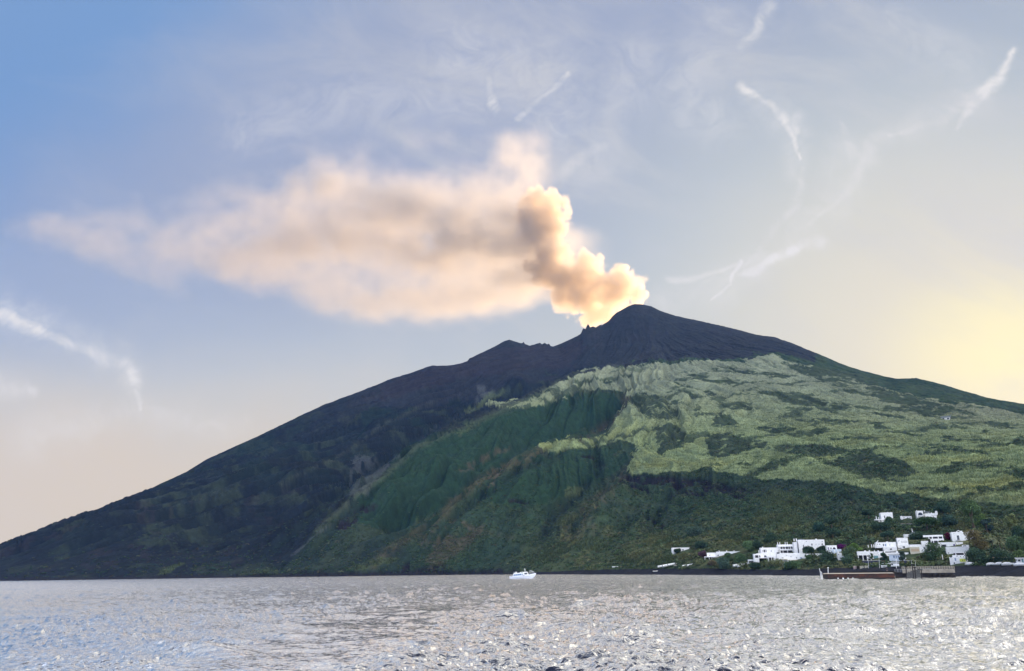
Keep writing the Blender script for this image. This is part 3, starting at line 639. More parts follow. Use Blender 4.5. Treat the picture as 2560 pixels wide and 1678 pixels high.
HARD = [(1560,715,48,40,-10,48),(1530,740,60,42,-10,50),(1585,735,34,30,-10,40),(1490,720,62,42,-10,55),(1455,690,60,44,0,55),(1415,690,56,46,0,55),(1470,745,56,34,0,50),(1500,790,44,26,0,40),
 (1470,655,34,26,0,40),(1545,690,30,24,0,40),(1370,672,56,44,0,60),(1375,545,48,66,10,60),(1345,590,44,40,10,55),(1395,560,32,34,5,40),(1350,500,42,46,15,50),(1335,545,50,60,15,60),(1380,600,30,28,5,40),(1420,745,50,38,0,45)]
sm = bpy.data.materials.new('smoke'); sm.use_nodes = True; sm.node_tree.nodes.clear(); t = NT(sm.node_tree)
vo = t.node('ShaderNodeVolumePrincipled'); vo.inputs['Color'].default_value = (0.80, 0.785, 0.77, 1); vo.inputs['Density'].default_value = 1.0; vo.inputs['Anisotropy'].default_value = 0.66
oo = t.node('ShaderNodeOutputMaterial'); t.l.new(vo.outputs[0], oo.inputs['Volume'])

sm_col = sm.copy(); sm_col.name = 'smoke_column'
for n_ in sm_col.node_tree.nodes:
    if n_.type == 'PRINCIPLED_VOLUME': n_.inputs['Color'].default_value = (0.925, 0.855, 0.76, 1); n_.inputs['Anisotropy'].default_value = 0.62
def smoke_volume(name, label, VS, box, yr, puffs, hard, k_amount):
    (xa, za), (xb, zb) = XZ(box[0], box[1]), XZ(box[2], box[3]); (xc, zc), (xd, zd) = XZ(box[0], box[3]), XZ(box[2], box[1])
    x0, x1, z0, z1 = min(xa, xc), max(xb, xd), min(zb, zc), max(za, zd); y0, y1 = Y0+yr[0], Y0+yr[1]
    nx, ny, nz = int((x1-x0)/VS)+1, int((y1-y0)/VS)+1, int((z1-z0)/VS)+1
    gx = (x0+np.arange(nx)*VS).astype(np.float32)[None, None, :]; gy = (y0+np.arange(ny)*VS).astype(np.float32)[None, :, None]; gz = (z0+np.arange(nz)*VS).astype(np.float32)[:, None, None]
    D3 = np.zeros((nz, ny, nx), np.float32); s = Y0/F_PX*1.02
    nA = fbm3(gx/190, gy/150, gz/150, 4, 201); nB = fbm3(gx/70, gy/70, gz/60, 3 if not hard else 4, 211)
    bw = billow(gx, gy, gz, 5 if hard else 4, 221, 62.0 if hard else 130.0)
    if hard: wX, wZ = gx+16*nA+6*nB, gz+14*fbm3(gx/120, gy/120, gz/90, 3, 231); wY = gy
    else: wX, wY, wZ = gx+75*nA+20*nB, gy, gz+58*fbm3(gx/150, gy/140, gz/100, 4, 231)
    for (px, py, rx, ry, dy, ryd, amp, rot_) in puffs:
        X_, Z_ = XZ(px, py); rx, ry = rx*s, ry*s; c, sn = math.cos(math.radians(rot_)), math.sin(math.radians(rot_))
        ux, uz = (wX-X_)*c-(wZ-Z_)*sn, (wX-X_)*sn+(wZ-Z_)*c
        r = np.sqrt((ux/rx)**2+((wY-Y0-dy)/ryd)**2+(uz/ry)**2)
        if hard: np.maximum(D3, amp*sst(1.04, 0.62, r+1.15*(0.36-bw)+0.12*nB), out=D3)
        else: D3 += amp*np.exp(-(r*1.15)**2.2)
    if hard: dens = k_amount*D3*(0.9+0.4*nB)
    else:
        q = np.clip(D3*(0.85+0.65*nA+0.45*nB+0.9*(bw-0.35))-0.12, 0, None); dens = k_amount*q*q/(0.35+q)
    e = [np.minimum(sst(0, 4, np.arange(n)), sst(0, 4, n-1-np.arange(n))) for n in (nx, ny, nz)]
    dens = (dens*e[0][None, None, :]*e[1][None, :, None]*e[2][:, None, None]).astype(np.float32)
    me = bpy.data.meshes.new(name); me.vertices.add(dens.size)
    GX, GY, GZ = np.broadcast_arrays(gx, gy, gz); me.vertices.foreach_set('co', np.stack([GX, GY, GZ], -1).astype(np.float32).ravel())
    a = me.attributes.new('amount', 'FLOAT', 'POINT'); a.data.foreach_set('value', dens.ravel())
    ob = bpy.data.objects.new(name, me); COL.objects.link(ob); tag(ob, label, 'smoke', kind='stuff')
    ng = bpy.data.node_groups.new('smoke_grid', 'GeometryNodeTree')
    ng.interface.new_socket('Geometry', in_out='INPUT', socket_type='NodeSocketGeometry'); ng.interface.new_socket('Geometry', in_out='OUTPUT', socket_type='NodeSocketGeometry')
    t = NT(ng); gi, go = t.node('NodeGroupInput'), t.node('NodeGroupOutput')
    pos = t.node('GeometryNodeInputPosition'); sx_, sy_, sz_ = t.sep(pos.outputs[0])
    def idx(s, o_, n): return t.m('MINIMUM', t.m('MAXIMUM', t.m('ROUND', t.mul(t.sub(s, float(o_)), 1.0/VS)), 0.0), float(n-1))
    i1, i2, i3 = idx(sx_, x0, nx), idx(sy_, y0, ny), idx(sz_, z0, nz)
    # integer maths, so that large indices stay exact
    def im(op, a, b):
        n = ng.nodes.new('FunctionNodeIntegerMath'); n.operation = op; t.l.new(a, n.inputs[0])
        if isinstance(b, int): n.inputs[1].default_value = b
        else: t.l.new(b, n.inputs[1])
        return n.outputs[0]
    lin_i = im('ADD', im('MULTIPLY', im('ADD', im('MULTIPLY', i3, ny), i2), nx), i1)
    na_ = t.node('GeometryNodeInputNamedAttribute', data_type='FLOAT'); na_.inputs['Name'].default_value = 'amount'
    si = t.node('GeometryNodeSampleIndex', data_type='FLOAT', domain='POINT'); t.l.new(gi.outputs[0], si.inputs['Geometry']); t.l.new(na_.outputs[0], si.inputs['Value']); t.l.new(lin_i, si.inputs['Index'])
    vc = t.node('GeometryNodeVolumeCube'); t.l.new(si.outputs[0], vc.inputs['Density'])
    vc.inputs['Min'].default_value = (x0, y0, z0); vc.inputs['Max'].default_value = (x0+(nx-1)*VS, y0+(ny-1)*VS, z0+(nz-1)*VS)
    vc.inputs['Resolution X'].default_value = nx; vc.inputs['Resolution Y'].default_value = ny; vc.inputs['Resolution Z'].default_value = nz
    st_ = t.node('GeometryNodeSetMaterial'); st_.inputs['Material'].default_value = sm_col if hard else sm; t.l.new(vc.outputs[0], st_.inputs['Geometry']); t.l.new(st_.outputs[0], go.inputs[0])
    md = ob.modifiers.new('volume', 'NODES'); md.node_group = ng; me.materials.append(sm_col if hard else sm)
_r = random.Random(4); HARD = HARD+[(1385,625,34,30,0,45),(1370,640,40,34,0,50)]
HARD = HARD+[(p[0]+p[2]*.8*math.cos(w), p[1]+p[3]*.8*math.sin(w), p[2]*_r.uniform(.25,.42), p[3]*_r.uniform(.28,.45), p[4]+_r.uniform(-30,20), p[5]*.4) for p in HARD[:17] for w in [_r.uniform(0,6.28) for _ in range(5)]]
smoke_volume('smoke_cloud', 'broad grey and peach smoke cloud drifting left from the summit', 7.5, (-60, 150, 1680, 905), (-240, 280), SOFT, False, 0.0125)
smoke_volume('smoke_column', 'dense billowing sunlit smoke column rising behind the summit', 3.4, (1270, 380, 1650, 860), (-110, 130), [(p[0], p[1], p[2]*1.18, p[3]*1.18, p[4], p[5]*1.15, 1.0, 0) for p in HARD], True, 0.052)
# ------------------------------------------------------------------ growth: one leafy material that takes its colour from the plant
def leaf_mat(name, attr='cover', tr=0.0):
    mt, t, b = principled(name, 0.9); b.inputs['Specular IOR Level'].default_value = 0.1
    a = t.node('ShaderNodeAttribute', attribute_name=attr); t.l.new(a.outputs['Color'], b.inputs['Base Color']); return mt
LEAF = leaf_mat('foliage')
def cards(Pc, size, rng, up=0.0, tall=1.0):
    """quads of the given size at the given points, facing at random; up=1 keeps them upright"""
    n = len(Pc); a = rng.uniform(0, 2*np.pi, n); e = np.stack([np.cos(a), np.sin(a), rng.normal(0, 0.35, n)*(1-up)], 1)
    e /= np.linalg.norm(e, axis=1, keepdims=True)
    v = rng.normal(size=(n, 3)); v[:, 2] = np.abs(v[:, 2])+up*6; f = np.cross(e, v); g = np.cross(f, e); g = np.where(up > 0.5, g, f if False else g)
    g /= np.linalg.norm(g, axis=1, keepdims=True)
    s = np.asarray(size).reshape(-1, 1)*np.ones((n, 1)); k = rng.uniform(0.6, 1.3, (n, 1))
    e = e*s*0.5*k; g = g*s*0.5*tall*rng.uniform(0.7, 1.25, (n, 1))
    lift = g if up > 0.5 else 0
    Q = np.stack([Pc-e-g+lift, Pc+e-g+lift, Pc+e*0.55+g+lift, Pc-e*0.55+g+lift], 1)
    return Q.reshape(-1, 3)
BARK, _t, _b = principled('bark', 0.9, (0.12, 0.09, 0.07))
def limb_mesh(paths, sides=6):
    V, Fc = [], []
    for pts, rad in paths:
        base = len(V)
        for k, (p, r_) in enumerate(zip(pts, rad)):
            p = Vector(p); q = Vector(pts[min(k+1, len(pts)-1)])-Vector(pts[max(k-1, 0)]); q.normalize()
            a = q.orthogonal().normalized(); b_ = q.cross(a)
            for i in range(sides):
                w = 2*math.pi*i/sides; V.append(tuple(p+(a*math.cos(w)+b_*math.sin(w))*r_))
        for k in range(len(pts)-1):
            for i in range(sides):
                Fc.append((base+k*sides+i, base+k*sides+(i+1) % sides, base+(k+1)*sides+(i+1) % sides, base+(k+1)*sides+i))
    return np.array(V), np.array(Fc)
def plant(name, label, cat, px, py, hpx, wpx_, col, kind='round', group=None, dmin=300):
    """a tree or bush rooted on the ground seen at (px, py); hpx and wpx_ are its height and width in the photograph, turned into metres here"""
    P, D = hit(px, py, dmin); s = D/F_PX*1.03; H, Wd = hpx*s, wpx_*s; rg = np.random.default_rng(int(px*7+py*13))
    root = bpy.data.objects.new(name, None); COL.objects.link(root); root.location = P; tag(root, label, cat, group)
    col = np.array(col, np.float32)
    if kind == 'palm':
        th_ = H*0.55; Vl, Fl = limb_mesh([([(0, 0, -0.6), (0.1, 0, th_*0.5), (0, 0.1, th_)], [0.32, 0.24, 0.22])]); mesh_np('trunk', Vl, Fl, BARK, parent=root)
        Q = []; 
        for k in range(34):
            a = rg.uniform(0, 6.283); el = rg.uniform(-0.5, 1.2); L = Wd*0.5*rg.uniform(0.8, 1.1)
            o_ = np.array([0, 0, th_]); prev = o_
            for j in range(5):
                f = (j+1)/5; e2 = el-1.1*f*f; nx_ = prev+np.array([math.cos(a)*math.cos(e2), math.sin(a)*math.cos(e2), math.sin(e2)])*L/5
                wv_ = np.array([-math.sin(a), math.cos(a), 0])*L*0.10*(1-0.6*f); dn = np.array([0, 0, -L*0.06])
                Q += [prev-wv_+dn, nx_-wv_*0.8+dn, nx_, prev, prev, nx_, nx_+wv_*0.8+dn, prev+wv_+dn]; prev = nx_
        Q = np.array(Q); cr = mesh_np('frond_crown', Q, np.arange(len(Q)).reshape(-1, 4), LEAF, smooth=False, parent=root)
        color_attr(cr, 'cover', (col*rg.uniform(0.7, 1.3, (len(Q)//8, 1))).repeat(8, 0)); return root
    lobes = []; z0_ = H*{'round': 0.22, 'bush': 0.06, 'umbrella': 0.55, 'tall': 0.25, 'cypress': 0.1}[kind]
    nlb = {'round': 11, 'bush': 9, 'umbrella': 12, 'tall': 14, 'cypress': 9}[kind]
    for k in range(nlb):
        a = rg.uniform(0, 6.283); f = math.sqrt(rg.random())
        hz_ = rg.uniform(0, 1); wid = (1-0.55*hz_**2) if kind != 'umbrella' else (1-0.3*hz_)
        lr = Wd*rg.uniform(0.16, 0.27)*(0.75 if kind == 'umbrella' else 1)
        zz = z0_+(H-z0_-lr*0.6)*hz_
        lobes.append((math.cos(a)*f*(Wd/2-lr*0.7)*wid, math.sin(a)*f*(Wd/2-lr*0.7)*wid, max(zz, lr*0.5), lr))
    paths = [([(0, 0, -0.8), (0.03*H, 0, z0_*0.6+0.1), (0, 0.02*H, z0_+(H-z0_)*0.35)], [0.05*H+0.05, 0.04*H+0.03, 0.02*H])]
    for l in lobes[:5]: paths.append(([(0.02*H, 0, z0_*0.7), (l[0]*0.5, l[1]*0.5, z0_*0.5+l[2]*0.5), (l[0], l[1], l[2])], [0.03*H, 0.018*H, 0.008*H]))
    Vl, Fl = limb_mesh(paths, 5); mesh_np('trunk', Vl, Fl, BARK, parent=root)
    Cs, Sz, Tn = [], [], []
    ls = max(0.22, min(0.55, D/1000*0.75))
    for l in lobes:
        n = int(min(420, 40+26*(l[3]/ls)**2)); v = rg.normal(size=(n, 3)); v /= np.linalg.norm(v, axis=1, keepdims=True); v *= rg.uniform(0.55, 1.08, (n, 1)); v[:, 2] *= 0.8
        Cs.append(np.array(l[:3])+v*l[3]); Sz.append(np.full(n, ls)); Tn.append(np.full((n, 1), rg.uniform(0.72, 1.32)))
    Cs, Sz, Tn = np.concatenate(Cs), np.concatenate(Sz), np.concatenate(Tn); Cs[:, 2] = np.maximum(Cs[:, 2], 0.05)
    Q = cards(Cs, Sz, rg); cr = mesh_np('crown', Q, np.arange(len(Q)).reshape(-1, 4), LEAF, smooth=False, parent=root)
    color_attr(cr, 'cover', np.repeat(col*Tn*rg.uniform(0.7, 1.35, (len(Cs), 1)), 4, 0).astype(np.float32)); return root
c1 = lambda x, y: (1640+x*.19328, 1240+y*.19332)
c2 = lambda x, y: (2020+x*.14104, 1240+y*.14103)
c3 = lambda x, y: (2260+x*.14104, 1240+y*.14103)
K1, K2 = .19332, .14103
DK, MD, LT, OL, BR, PL = (.035,.062,.038), (.055,.095,.045), (.10,.17,.045), (.12,.14,.07), (.11,.095,.06), (.075,.045,.06)
TREES = [ # name, label, category, point, height, width, colour, kind
 ('bush','round plum-brown bush at the left end of the long low house','bush',c1(605,822),110*K1,112*K1,PL,'bush'),
 ('bush','dark green bush against the big white block, left of the spiky one','bush',c1(1985,748),80*K1,160*K1,DK,'bush'),
 ('bush','dark spiky bush in front of the right corner of the big white block','bush',c1(2150,735),72*K1,140*K1,DK,'bush'),
 ('tree','broad dark tree covering the long white garden wall','tree',c1(2200,885),150*K1,250*K1,DK,'round'),
 ('bush','small green bush right of the blue window of the low block','bush',c1(1985,838),66*K1,100*K1,MD,'bush'),
 ('tree','small round tree in front of the middle of the long low house','tree',c1(935,850),96*K1,110*K1,MD,'round'),
 ('bush','wide grey-green bush on the beach bank below the long low house','bush',c1(880,945),130*K1,230*K1,(.06,.10,.075),'bush'),
 ('bush','olive bush left of the wide grey-green one on the beach bank','bush',c1(720,905),60*K1,150*K1,BR,'bush'),
 ('bush','leafy bush between the long low house and the terraced villa','bush',c1(1110,860),100*K1,190*K1,MD,'bush'),
 ('bush','low dark bush right of the pair of tilted boats','bush',c1(1290,945),70*K1,200*K1,DK,'bush'),
 ('bush','dark bush beside the small veranda of the terraced villa','bush',c1(1330,872),60*K1,80*K1,DK,'bush'),
 ('bush','long low hedge-like bush under the white awnings','bush',c1(1560,915),55*K1,260*K1,OL,'bush'),
 ('bush','dark green bush below the blue window of the low block','bush',c1(1780,930),70*K1,230*K1,MD,'bush'),
 ('tree','dark rounded tree just left of the roofed shed by the lone small house','tree',c1(590,690),110*K1,170*K1,DK,'round'),
 ('bush','green bush hiding the foot of the lone small white house','bush',c1(290,735),45*K1,120*K1,DK,'bush'),
 ('tree','light green tree behind the right end of the long low house','tree',c1(1200,718),110*K1,170*K1,(.085,.14,.065),'round'),
 ('tree','dark round tree left of the columned roof of the central villa','tree',c1(1330,690),100*K1,150*K1,DK,'round'),
 ('tree','large umbrella pine on the slope above the big white block','umbrella pine',c2(420,600),200*K2,300*K2,DK,'umbrella'),
 ('tree','umbrella pine just below the larger pine above the big white block','umbrella pine',c2(440,760),150*K2,270*K2,(.045,.08,.05),'umbrella'),
 ('palm_tree','dark feathery palm between the bougainvillea and the middle villa','palm tree',c2(1105,905),190*K2,210*K2,(.05,.08,.045),'palm'),
 ('bush','bright lime green bush right of the purple bougainvillea','bush',c2(830,990),120*K2,250*K2,LT,'bush'),
 ('tree','soft grey-green tree under the lime green bush','tree',c2(760,1120),190*K2,230*K2,(.085,.13,.07),'round'),
 ('bougainvillea','deep purple bougainvillea beside the big white block','bougainvillea',c2(600,955),85*K2,230*K2,(.075,.012,.075),'bush'),
 ('tree','wide dark pine on the slope under the upper left hill house','tree',c2(1290,700),200*K2,360*K2,DK,'umbrella'),
 ('tree','round pine right behind the roof of the middle villa','tree',c2(1420,815),160*K2,230*K2,(.04,.075,.05),'umbrella'),
 ('bush','dark bush right of the turquoise glazed door','bush',c2(1350,1140),110*K2,130*K2,DK,'bush'),
 ('bush','narrow green bush left of the turquoise glazed door','bush',c2(1140,1138),100*K2,60*K2,MD,'bush'),
 ('tree','spiny tree standing before the house with four blue windows','tree',c2(1680,1170),150*K2,110*K2,(.06,.09,.07),'tall'),
 ('bush','broad bush in the gap left of the verandah house','bush',c2(700,1220),130*K2,300*K2,(.05,.085,.05),'bush'),
 ('tree','broad green tree in front of the long house near the jetty','tree',c3(570,1150),250*K2,390*K2,(.05,.085,.04),'round'),
 ('bush','brownish left flank bush of the broad tree near the jetty','bush',c3(330,1140),110*K2,160*K2,BR,'bush'),
 ('tree','big russet-brown tree below the house with two tall windows','tree',c3(1300,1010),330*K2,340*K2,(.12,.105,.05),'round'),
 ('tree','dark green tree under the russet tree, right of the shop','tree',c3(1300,1195),220*K2,300*K2,DK,'round'),
 ('tree','tall pale green tree on the slope right of the arched house','tree',c3(1230,610),440*K2,380*K2,(.075,.125,.055),'tall'),
 ('tree','yellow-green tree leaning on the tall pale tree','tree',c3(1400,600),230*K2,200*K2,(.095,.15,.05),'round'),
 ('tree','slender yellowish tree standing alone at the upper right','tree',c3(1930,640),270*K2,190*K2,(.14,.17,.075),'tall'),
 ('palm_tree','pale dry palm between the russet tree and the beach bar','palm tree',c3(1720,1010),280*K2,230*K2,(.15,.16,.085),'palm'),
 ('palm_tree','shorter grey palm left of the pale dry palm','palm tree',c3(1580,930),190*K2,210*K2,(.10,.12,.08),'palm'),
 ('tree','dark pine directly under the arched hill house','tree',c3(410,600),190*K2,420*K2,(.035,.07,.03),'umbrella'),
 ('tree','dark cypress-like tree behind the russet tree','tree',c3(1490,700),260*K2,170*K2,(.035,.06,.055),'cypress'),
 ('tree','dark tree behind the tan beach canopy','tree',c3(1720,1180),170*K2,330*K2,DK,'round'),
 ('tree','green tree right of the pale dry palm','tree',c3(2000,1010),230*K2,300*K2,(.06,.10,.05),'round'),
 ('bush','yellow-green bush at the right edge above the white beach hut','bush',c3(2060,1110),120*K2,220*K2,(.10,.15,.06),'bush'),
 ('tree','dark tree at the right edge high above the beach','tree',c3(2060,830),230*K2,240*K2,(.04,.075,.045),'round'),
 ('bush','dark bush between shop and boats, behind the white covers','bush',c3(1420,1215),90*K2,160*K2,DK,'bush'),
 ('bougainvillea','crimson bougainvillea at the left foot of the house with two tall windows','bougainvillea',c3(790,790),120*K2,100*K2,(.10,.015,.03),'bush'),
 ('vine','dark arbour vine draped over the upper terrace pergola','vine',c3(270,770),90*K2,300*K2,DK,'bush'),
 ('tree','round dark tree left of the upper left hill house','tree',c2(1080,420),150*K2,240*K2,DK,'umbrella'),
 ('tree','dark green tree right of the upper left hill house terrace','tree',c2(1440,510),110*K2,180*K2,MD,'round'),
 ('bush','dark rounded thicket on the slope above the lone small house','bush',c1(500,520),115*K1,270*K1,(.045,.075,.055),'bush'),
 ('tree','dark tree on the slope behind the central villa','tree',c1(1500,600),110*K1,180*K1,(.045,.08,.05),'round'),
 ('tree','dark tree near the cliff foot above the bougainvillea','tree',c2(200,640),150*K2,260*K2,(.04,.08,.055),'round'),
 ('tree','dark leafy tree above the arched hill house','tree',c3(700,330),200*K2,260*K2,(.04,.075,.05),'round'),
 ('tree','blue-green tree right of the arched hill house','tree',c3(820,560),190*K2,250*K2,(.045,.08,.06),'round'),
]
for tr in TREES: plant(tr[0], tr[1], tr[2], tr[3][0], tr[3][1], tr[4], tr[5], [v*1.35 for v in tr[6]], tr[7])
# ------------------------------------------------------------------ the village
def plain(name, col, rough=0.75, var=0.0, sc=1.2, **kw):
    mt, t, b = principled(name, rough, col, **kw)
    if var:
        g = t.node('ShaderNodeNewGeometry'); n = t.noise(g.outputs['Position'], sc, 4, 0.6)
        c = t.mix(1.0, col, t.mix(t.ramp(n, 0.3, 0.7), (1-var,)*3, (1+var*0.5,)*3), 'MULTIPLY'); t.l.new(c, b.inputs['Base Color'])
    return mt
WHITE = plain('limewash', (.90, .90, .895), 0.8, 0.10); ROOFW = plain('roof_lime', (.66, .66, .65), 0.85, 0.15); CREAM = plain('cream_wall', (.62, .58, .46), 0.8, .1)
BLUEW = plain('pale_blue_wall', (.68, .76, .86), 0.8, 0.08); GLASS = plain('dark_glass', (.02, .03, .05), 0.12); SHADE = plain('opening_shade', (.035, .035, .045), 0.9)  # SHADE: dark panels on the walls, painting the shade inside openings
TURQ = plain('turquoise_door', (.16, .33, .36), 0.4); BLUEG = plain('blue_shutter', (.10, .20, .38), 0.5); GREYR = plain('grey_roof', (.20, .23, .25), 0.8, .2); DARKR = plain('dark_reed_roof', (.07, .06, .055), 0.95, .3)
NAVY = plain('navy_wall', (.022, .028, .055), 0.7, .2); STONE = plain('lava_stone', (.10, .10, .095), 0.95, .35, 1.5); WOOD = plain('weathered_wood', (.30, .24, .17), 0.85, .3, 3.0)
BOATW = plain('boat_paint', (.82, .84, .84), 0.35); BOATG = plain('boat_green', (.30, .42, .30), 0.4); BOATB = plain('boat_blue', (.06, .12, .28), 0.4); TAN = plain('tan_canvas', (.52, .40, .27), 0.9); METAL = plain('galvanised', (.55, .57, .58), 0.45, Metallic=0.4)
YELLOW = plain('yellow_sign', (.62, .66, .12), 0.5); INK = plain('sign_ink', (.02, .04, .02), 0.5); VIOL = plain('violet_shutter', (.10, .07, .22), 0.6)

CLEAR = []
class Frame:
    """a spot on the ground with an axis across the sight line; turns photo pixels into local metres"""
    def __init__(s, px, py, yaw=0.0, dist=None):
        if dist is None: s.P, s.D = hit(px, py)
        else:
            s.D = dist; q = at(px, py, dist); s.P = Vector(q)
        a = math.atan2(s.P.x, s.P.y); s.a = a; s.yaw = math.radians(yaw)
        s.px, s.py = px, py
    def loc(s, px, py, off=0.0):
        """local x (across) and z (up) of a pixel on the upright plane standing off metres behind the spot"""
        d = direction(px, py); n = np.array([math.sin(s.a), math.cos(s.a), 0.0]); k = (np.dot(np.array(s.P)-CAM, n)+off)/float(d@n); q = CAM+d*k
        e = np.array([math.cos(s.a), -math.sin(s.a), 0.0]); return float((q-np.array(s.P))@e), float(q[2]-s.P.z)
def new_root(name, fr, label, cat, group=None, kind=None):
    o = bpy.data.objects.new(name, None); COL.objects.link(o); o.location = fr.P; o.rotation_euler = (0, 0, -fr.a+fr.yaw); tag(o, label, cat, group, kind); return o
class MB:
    def __init__(s): s.b = bmesh.new()
    def box(s, x0, x1, y0, y1, z0, z1):
        vs = [s.b.verts.new(p) for p in ((x0,y0,z0),(x1,y0,z0),(x1,y1,z0),(x0,y1,z0),(x0,y0,z1),(x1,y0,z1),(x1,y1,z1),(x0,y1,z1))]
        for f in ((3,2,1,0),(4,5,6,7),(0,1,5,4),(1,2,6,5),(2,3,7,6),(3,0,4,7)): s.b.faces.new([vs[i] for i in f])
        return s
    def prism(s, prof, y0, y1):                # outline in x,z pulled along y
        a = [s.b.verts.new((x, y0, z)) for x, z in prof]; c = [s.b.verts.new((x, y1, z)) for x, z in prof]; n = len(prof)
        s.b.faces.new(a); s.b.faces.new(c[::-1])
        for i in range(n): s.b.faces.new((a[i], c[i], c[(i+1) % n], a[(i+1) % n]))
        return s
    def tube(s, p, q, r0, r1=None, n=8):
        r1 = r0 if r1 is None else r1; p, q = Vector(p), Vector(q); d = (q-p).normalized(); a = d.orthogonal().normalized(); b_ = d.cross(a)
        A_ = [s.b.verts.new(p+(a*math.cos(6.2832*i/n)+b_*math.sin(6.2832*i/n))*r0) for i in range(n)]; B_ = [s.b.verts.new(q+(a*math.cos(6.2832*i/n)+b_*math.sin(6.2832*i/n))*r1) for i in range(n)]
        for i in range(n): s.b.faces.new((A_[i], A_[(i+1) % n], B_[(i+1) % n], B_[i]))
        s.b.faces.new(A_[::-1]); s.b.faces.new(B_); return s
    def build(s, name, mat, parent=None, bevel=0.0):
        bmesh.ops.recalc_face_normals(s.b, faces=s.b.faces); me = bpy.data.meshes.new(name); s.b.to_mesh(me); s.b.free(); me.materials.append(mat)
        o = bpy.data.objects.new(name, me); COL.objects.link(o)
        if parent: o.parent = parent
        if bevel:
            m_ = o.modifiers.new('bevel', 'BEVEL'); m_.width = bevel; m_.segments = 2; m_.limit_method = 'ANGLE'
        return o
def arch(x0, x1, z0, z1, n=8):
    r = (x1-x0)/2; zc = max(z1-r, z0); pts = [(x0, z0), (x1, z0)]
    return pts+[((x0+x1)/2+r*math.cos(math.pi*i/n), zc+(z1-zc)*math.sin(math.pi*i/n)) for i in range(n+1)]
def house(label, ref, cc, blocks, wins=(), cols=(), chims=(), slabs=(), yaw=0.0, cat='house', name='house', extra=None):
    """blocks, windows, columns ... are given in the pixels of one enlarged crop (cc turns them into photo pixels)"""
    fr = Frame(*cc(*ref), yaw=yaw); root = new_root(name, fr, label, cat)
    zmin = -3.0
    for bl in blocks:
        x0p, x1p, y0p, y1p = bl[:4]; off = bl[4] if len(bl) > 4 else 0.0; dep = bl[5] if len(bl) > 5 else 7.0; mt = bl[6] if len(bl) > 6 else WHITE
        nm = bl[7] if len(bl) > 7 else 'wall'
        x0, z1 = fr.loc(*cc(x0p, y0p), off); x1, z0 = fr.loc(*cc(x1p, y1p), off)
        base = zmin if y1p >= ref[1]-25 else z0
        if base == zmin: CLEAR.append((fr.P.x, fr.P.y, -fr.a+fr.yaw, x0, x1, off, off+dep))
        w = MB().box(x0, x1, off, off+dep, base, z1-0.32)
        for q in ((x0, x1, off, off+.28), (x0, x1, off+dep-.28, off+dep), (x0, x0+.28, off+.28, off+dep-.28), (x1-.28, x1, off+.28, off+dep-.28)): w.box(*q, z1-0.32, z1)
        w.build(nm, mt, root)
        MB().box(x0+.3, x1-.3, off+.3, off+dep-.3, z1-0.318, z1-0.24).build('roof', ROOFW, root)
    for wn in wins:
        x0p, x1p, y0p, y1p = wn[:4]; off = wn[4] if len(wn) > 4 else 0.0; mt = wn[5] if len(wn) > 5 else GLASS; kind = wn[6] if len(wn) > 6 else 'window'
        x0, z1 = fr.loc(*cc(x0p, y0p), off); x1, z0 = fr.loc(*cc(x1p, y1p), off)
        if kind == 'arch': w = MB().prism(arch(x0, x1, z0, z1), off-0.03, off+0.05).build('window', mt, root); continue
        w = MB().box(x0, x1, off-0.03, off+0.05, z0, z1).build({'gap': 'opening'}.get(kind, kind), mt, root)
        if kind == 'window' and (x1-x0) > 0.5:
            fm_ = MB(); t_ = 0.07
            for q in ((x0-t_, x1+t_, z1, z1+t_), (x0-t_, x1+t_, z0-t_-.04, z0), (x0-t_, x0, z0, z1), (x1, x1+t_, z0, z1), ((x0+x1)/2-.03, (x0+x1)/2+.03, z0, z1)): fm_.box(q[0], q[1], off-0.06, off-0.031, q[2], q[3])
            fm_.build('frame', WHITE, w)
    for cl in cols:
        xp, y0p, y1p = cl[:3]; off = cl[3] if len(cl) > 3 else -2.5; x, z1 = fr.loc(*cc(xp, y0p), off); _, z0 = fr.loc(*cc(xp, y1p), off)
        if y1p >= ref[1]-20: z0 = -2.5
        MB().tube((x, off, z0), (x, off, z1), 0.24, 0.20, 10).build('column', WHITE, root)
    for ch in chims:
        x0p, x1p, y0p, y1p = ch[:4]; off = ch[4] if len(ch) > 4 else 2.0; x0, z1 = fr.loc(*cc(x0p, y0p), off); x1, z0 = fr.loc(*cc(x1p, y1p), off)
        c_ = MB().box(x0, x1, off, off+0.6, z0-0.5, z1); c_.box(x0-.06, x1+.06, off-.06, off+.66, z1, z1+.10); c_.build('chimney', WHITE, root)
    for sl in slabs:
        x0p, x1p, y0p, y1p, off, dep = sl[:6]; mt = sl[6] if len(sl) > 6 else WHITE; nm = sl[7] if len(sl) > 7 else 'canopy'
        x0, z1 = fr.loc(*cc(x0p, y0p), off); x1, z0 = fr.loc(*cc(x1p, y1p), off); MB().box(x0, x1, off, off+dep, min(z0, z1-0.15), z1).build(nm, mt, root)
    if extra: extra(fr, root, cc)
    return root
house('small white flat-roofed house standing alone at the left end of the village', (320,722), c1, [(205,440,670,722,0,7)], [(340,358,688,708),(240,250,690,700)],
      [(545,706,740,-1)], [], [(440,545,697,704,-1,6,DARKR,'porch_roof')], yaw=6)
house('long low white house with a columned porch at its left end', (800,790), c1, [(655,775,735,790,0,8),(775,1140,722,788,0.5,8),(1140,1218,725,772,0.3,7,CREAM)], [(795,812,762,775),(690,700,762,772),(960,972,758,770),(1050,1062,755,766),(645,735,792,820,-0.02,SHADE,'gap')],
      [(634,790,832),(690,790,832),(725,790,832)], [(810,820,710,724),(905,916,707,722),(1003,1012,707,722),(1095,1103,715,724)], [(626,790,784,791,-3,3.2,WHITE,'porch_roof')], yaw=-5)
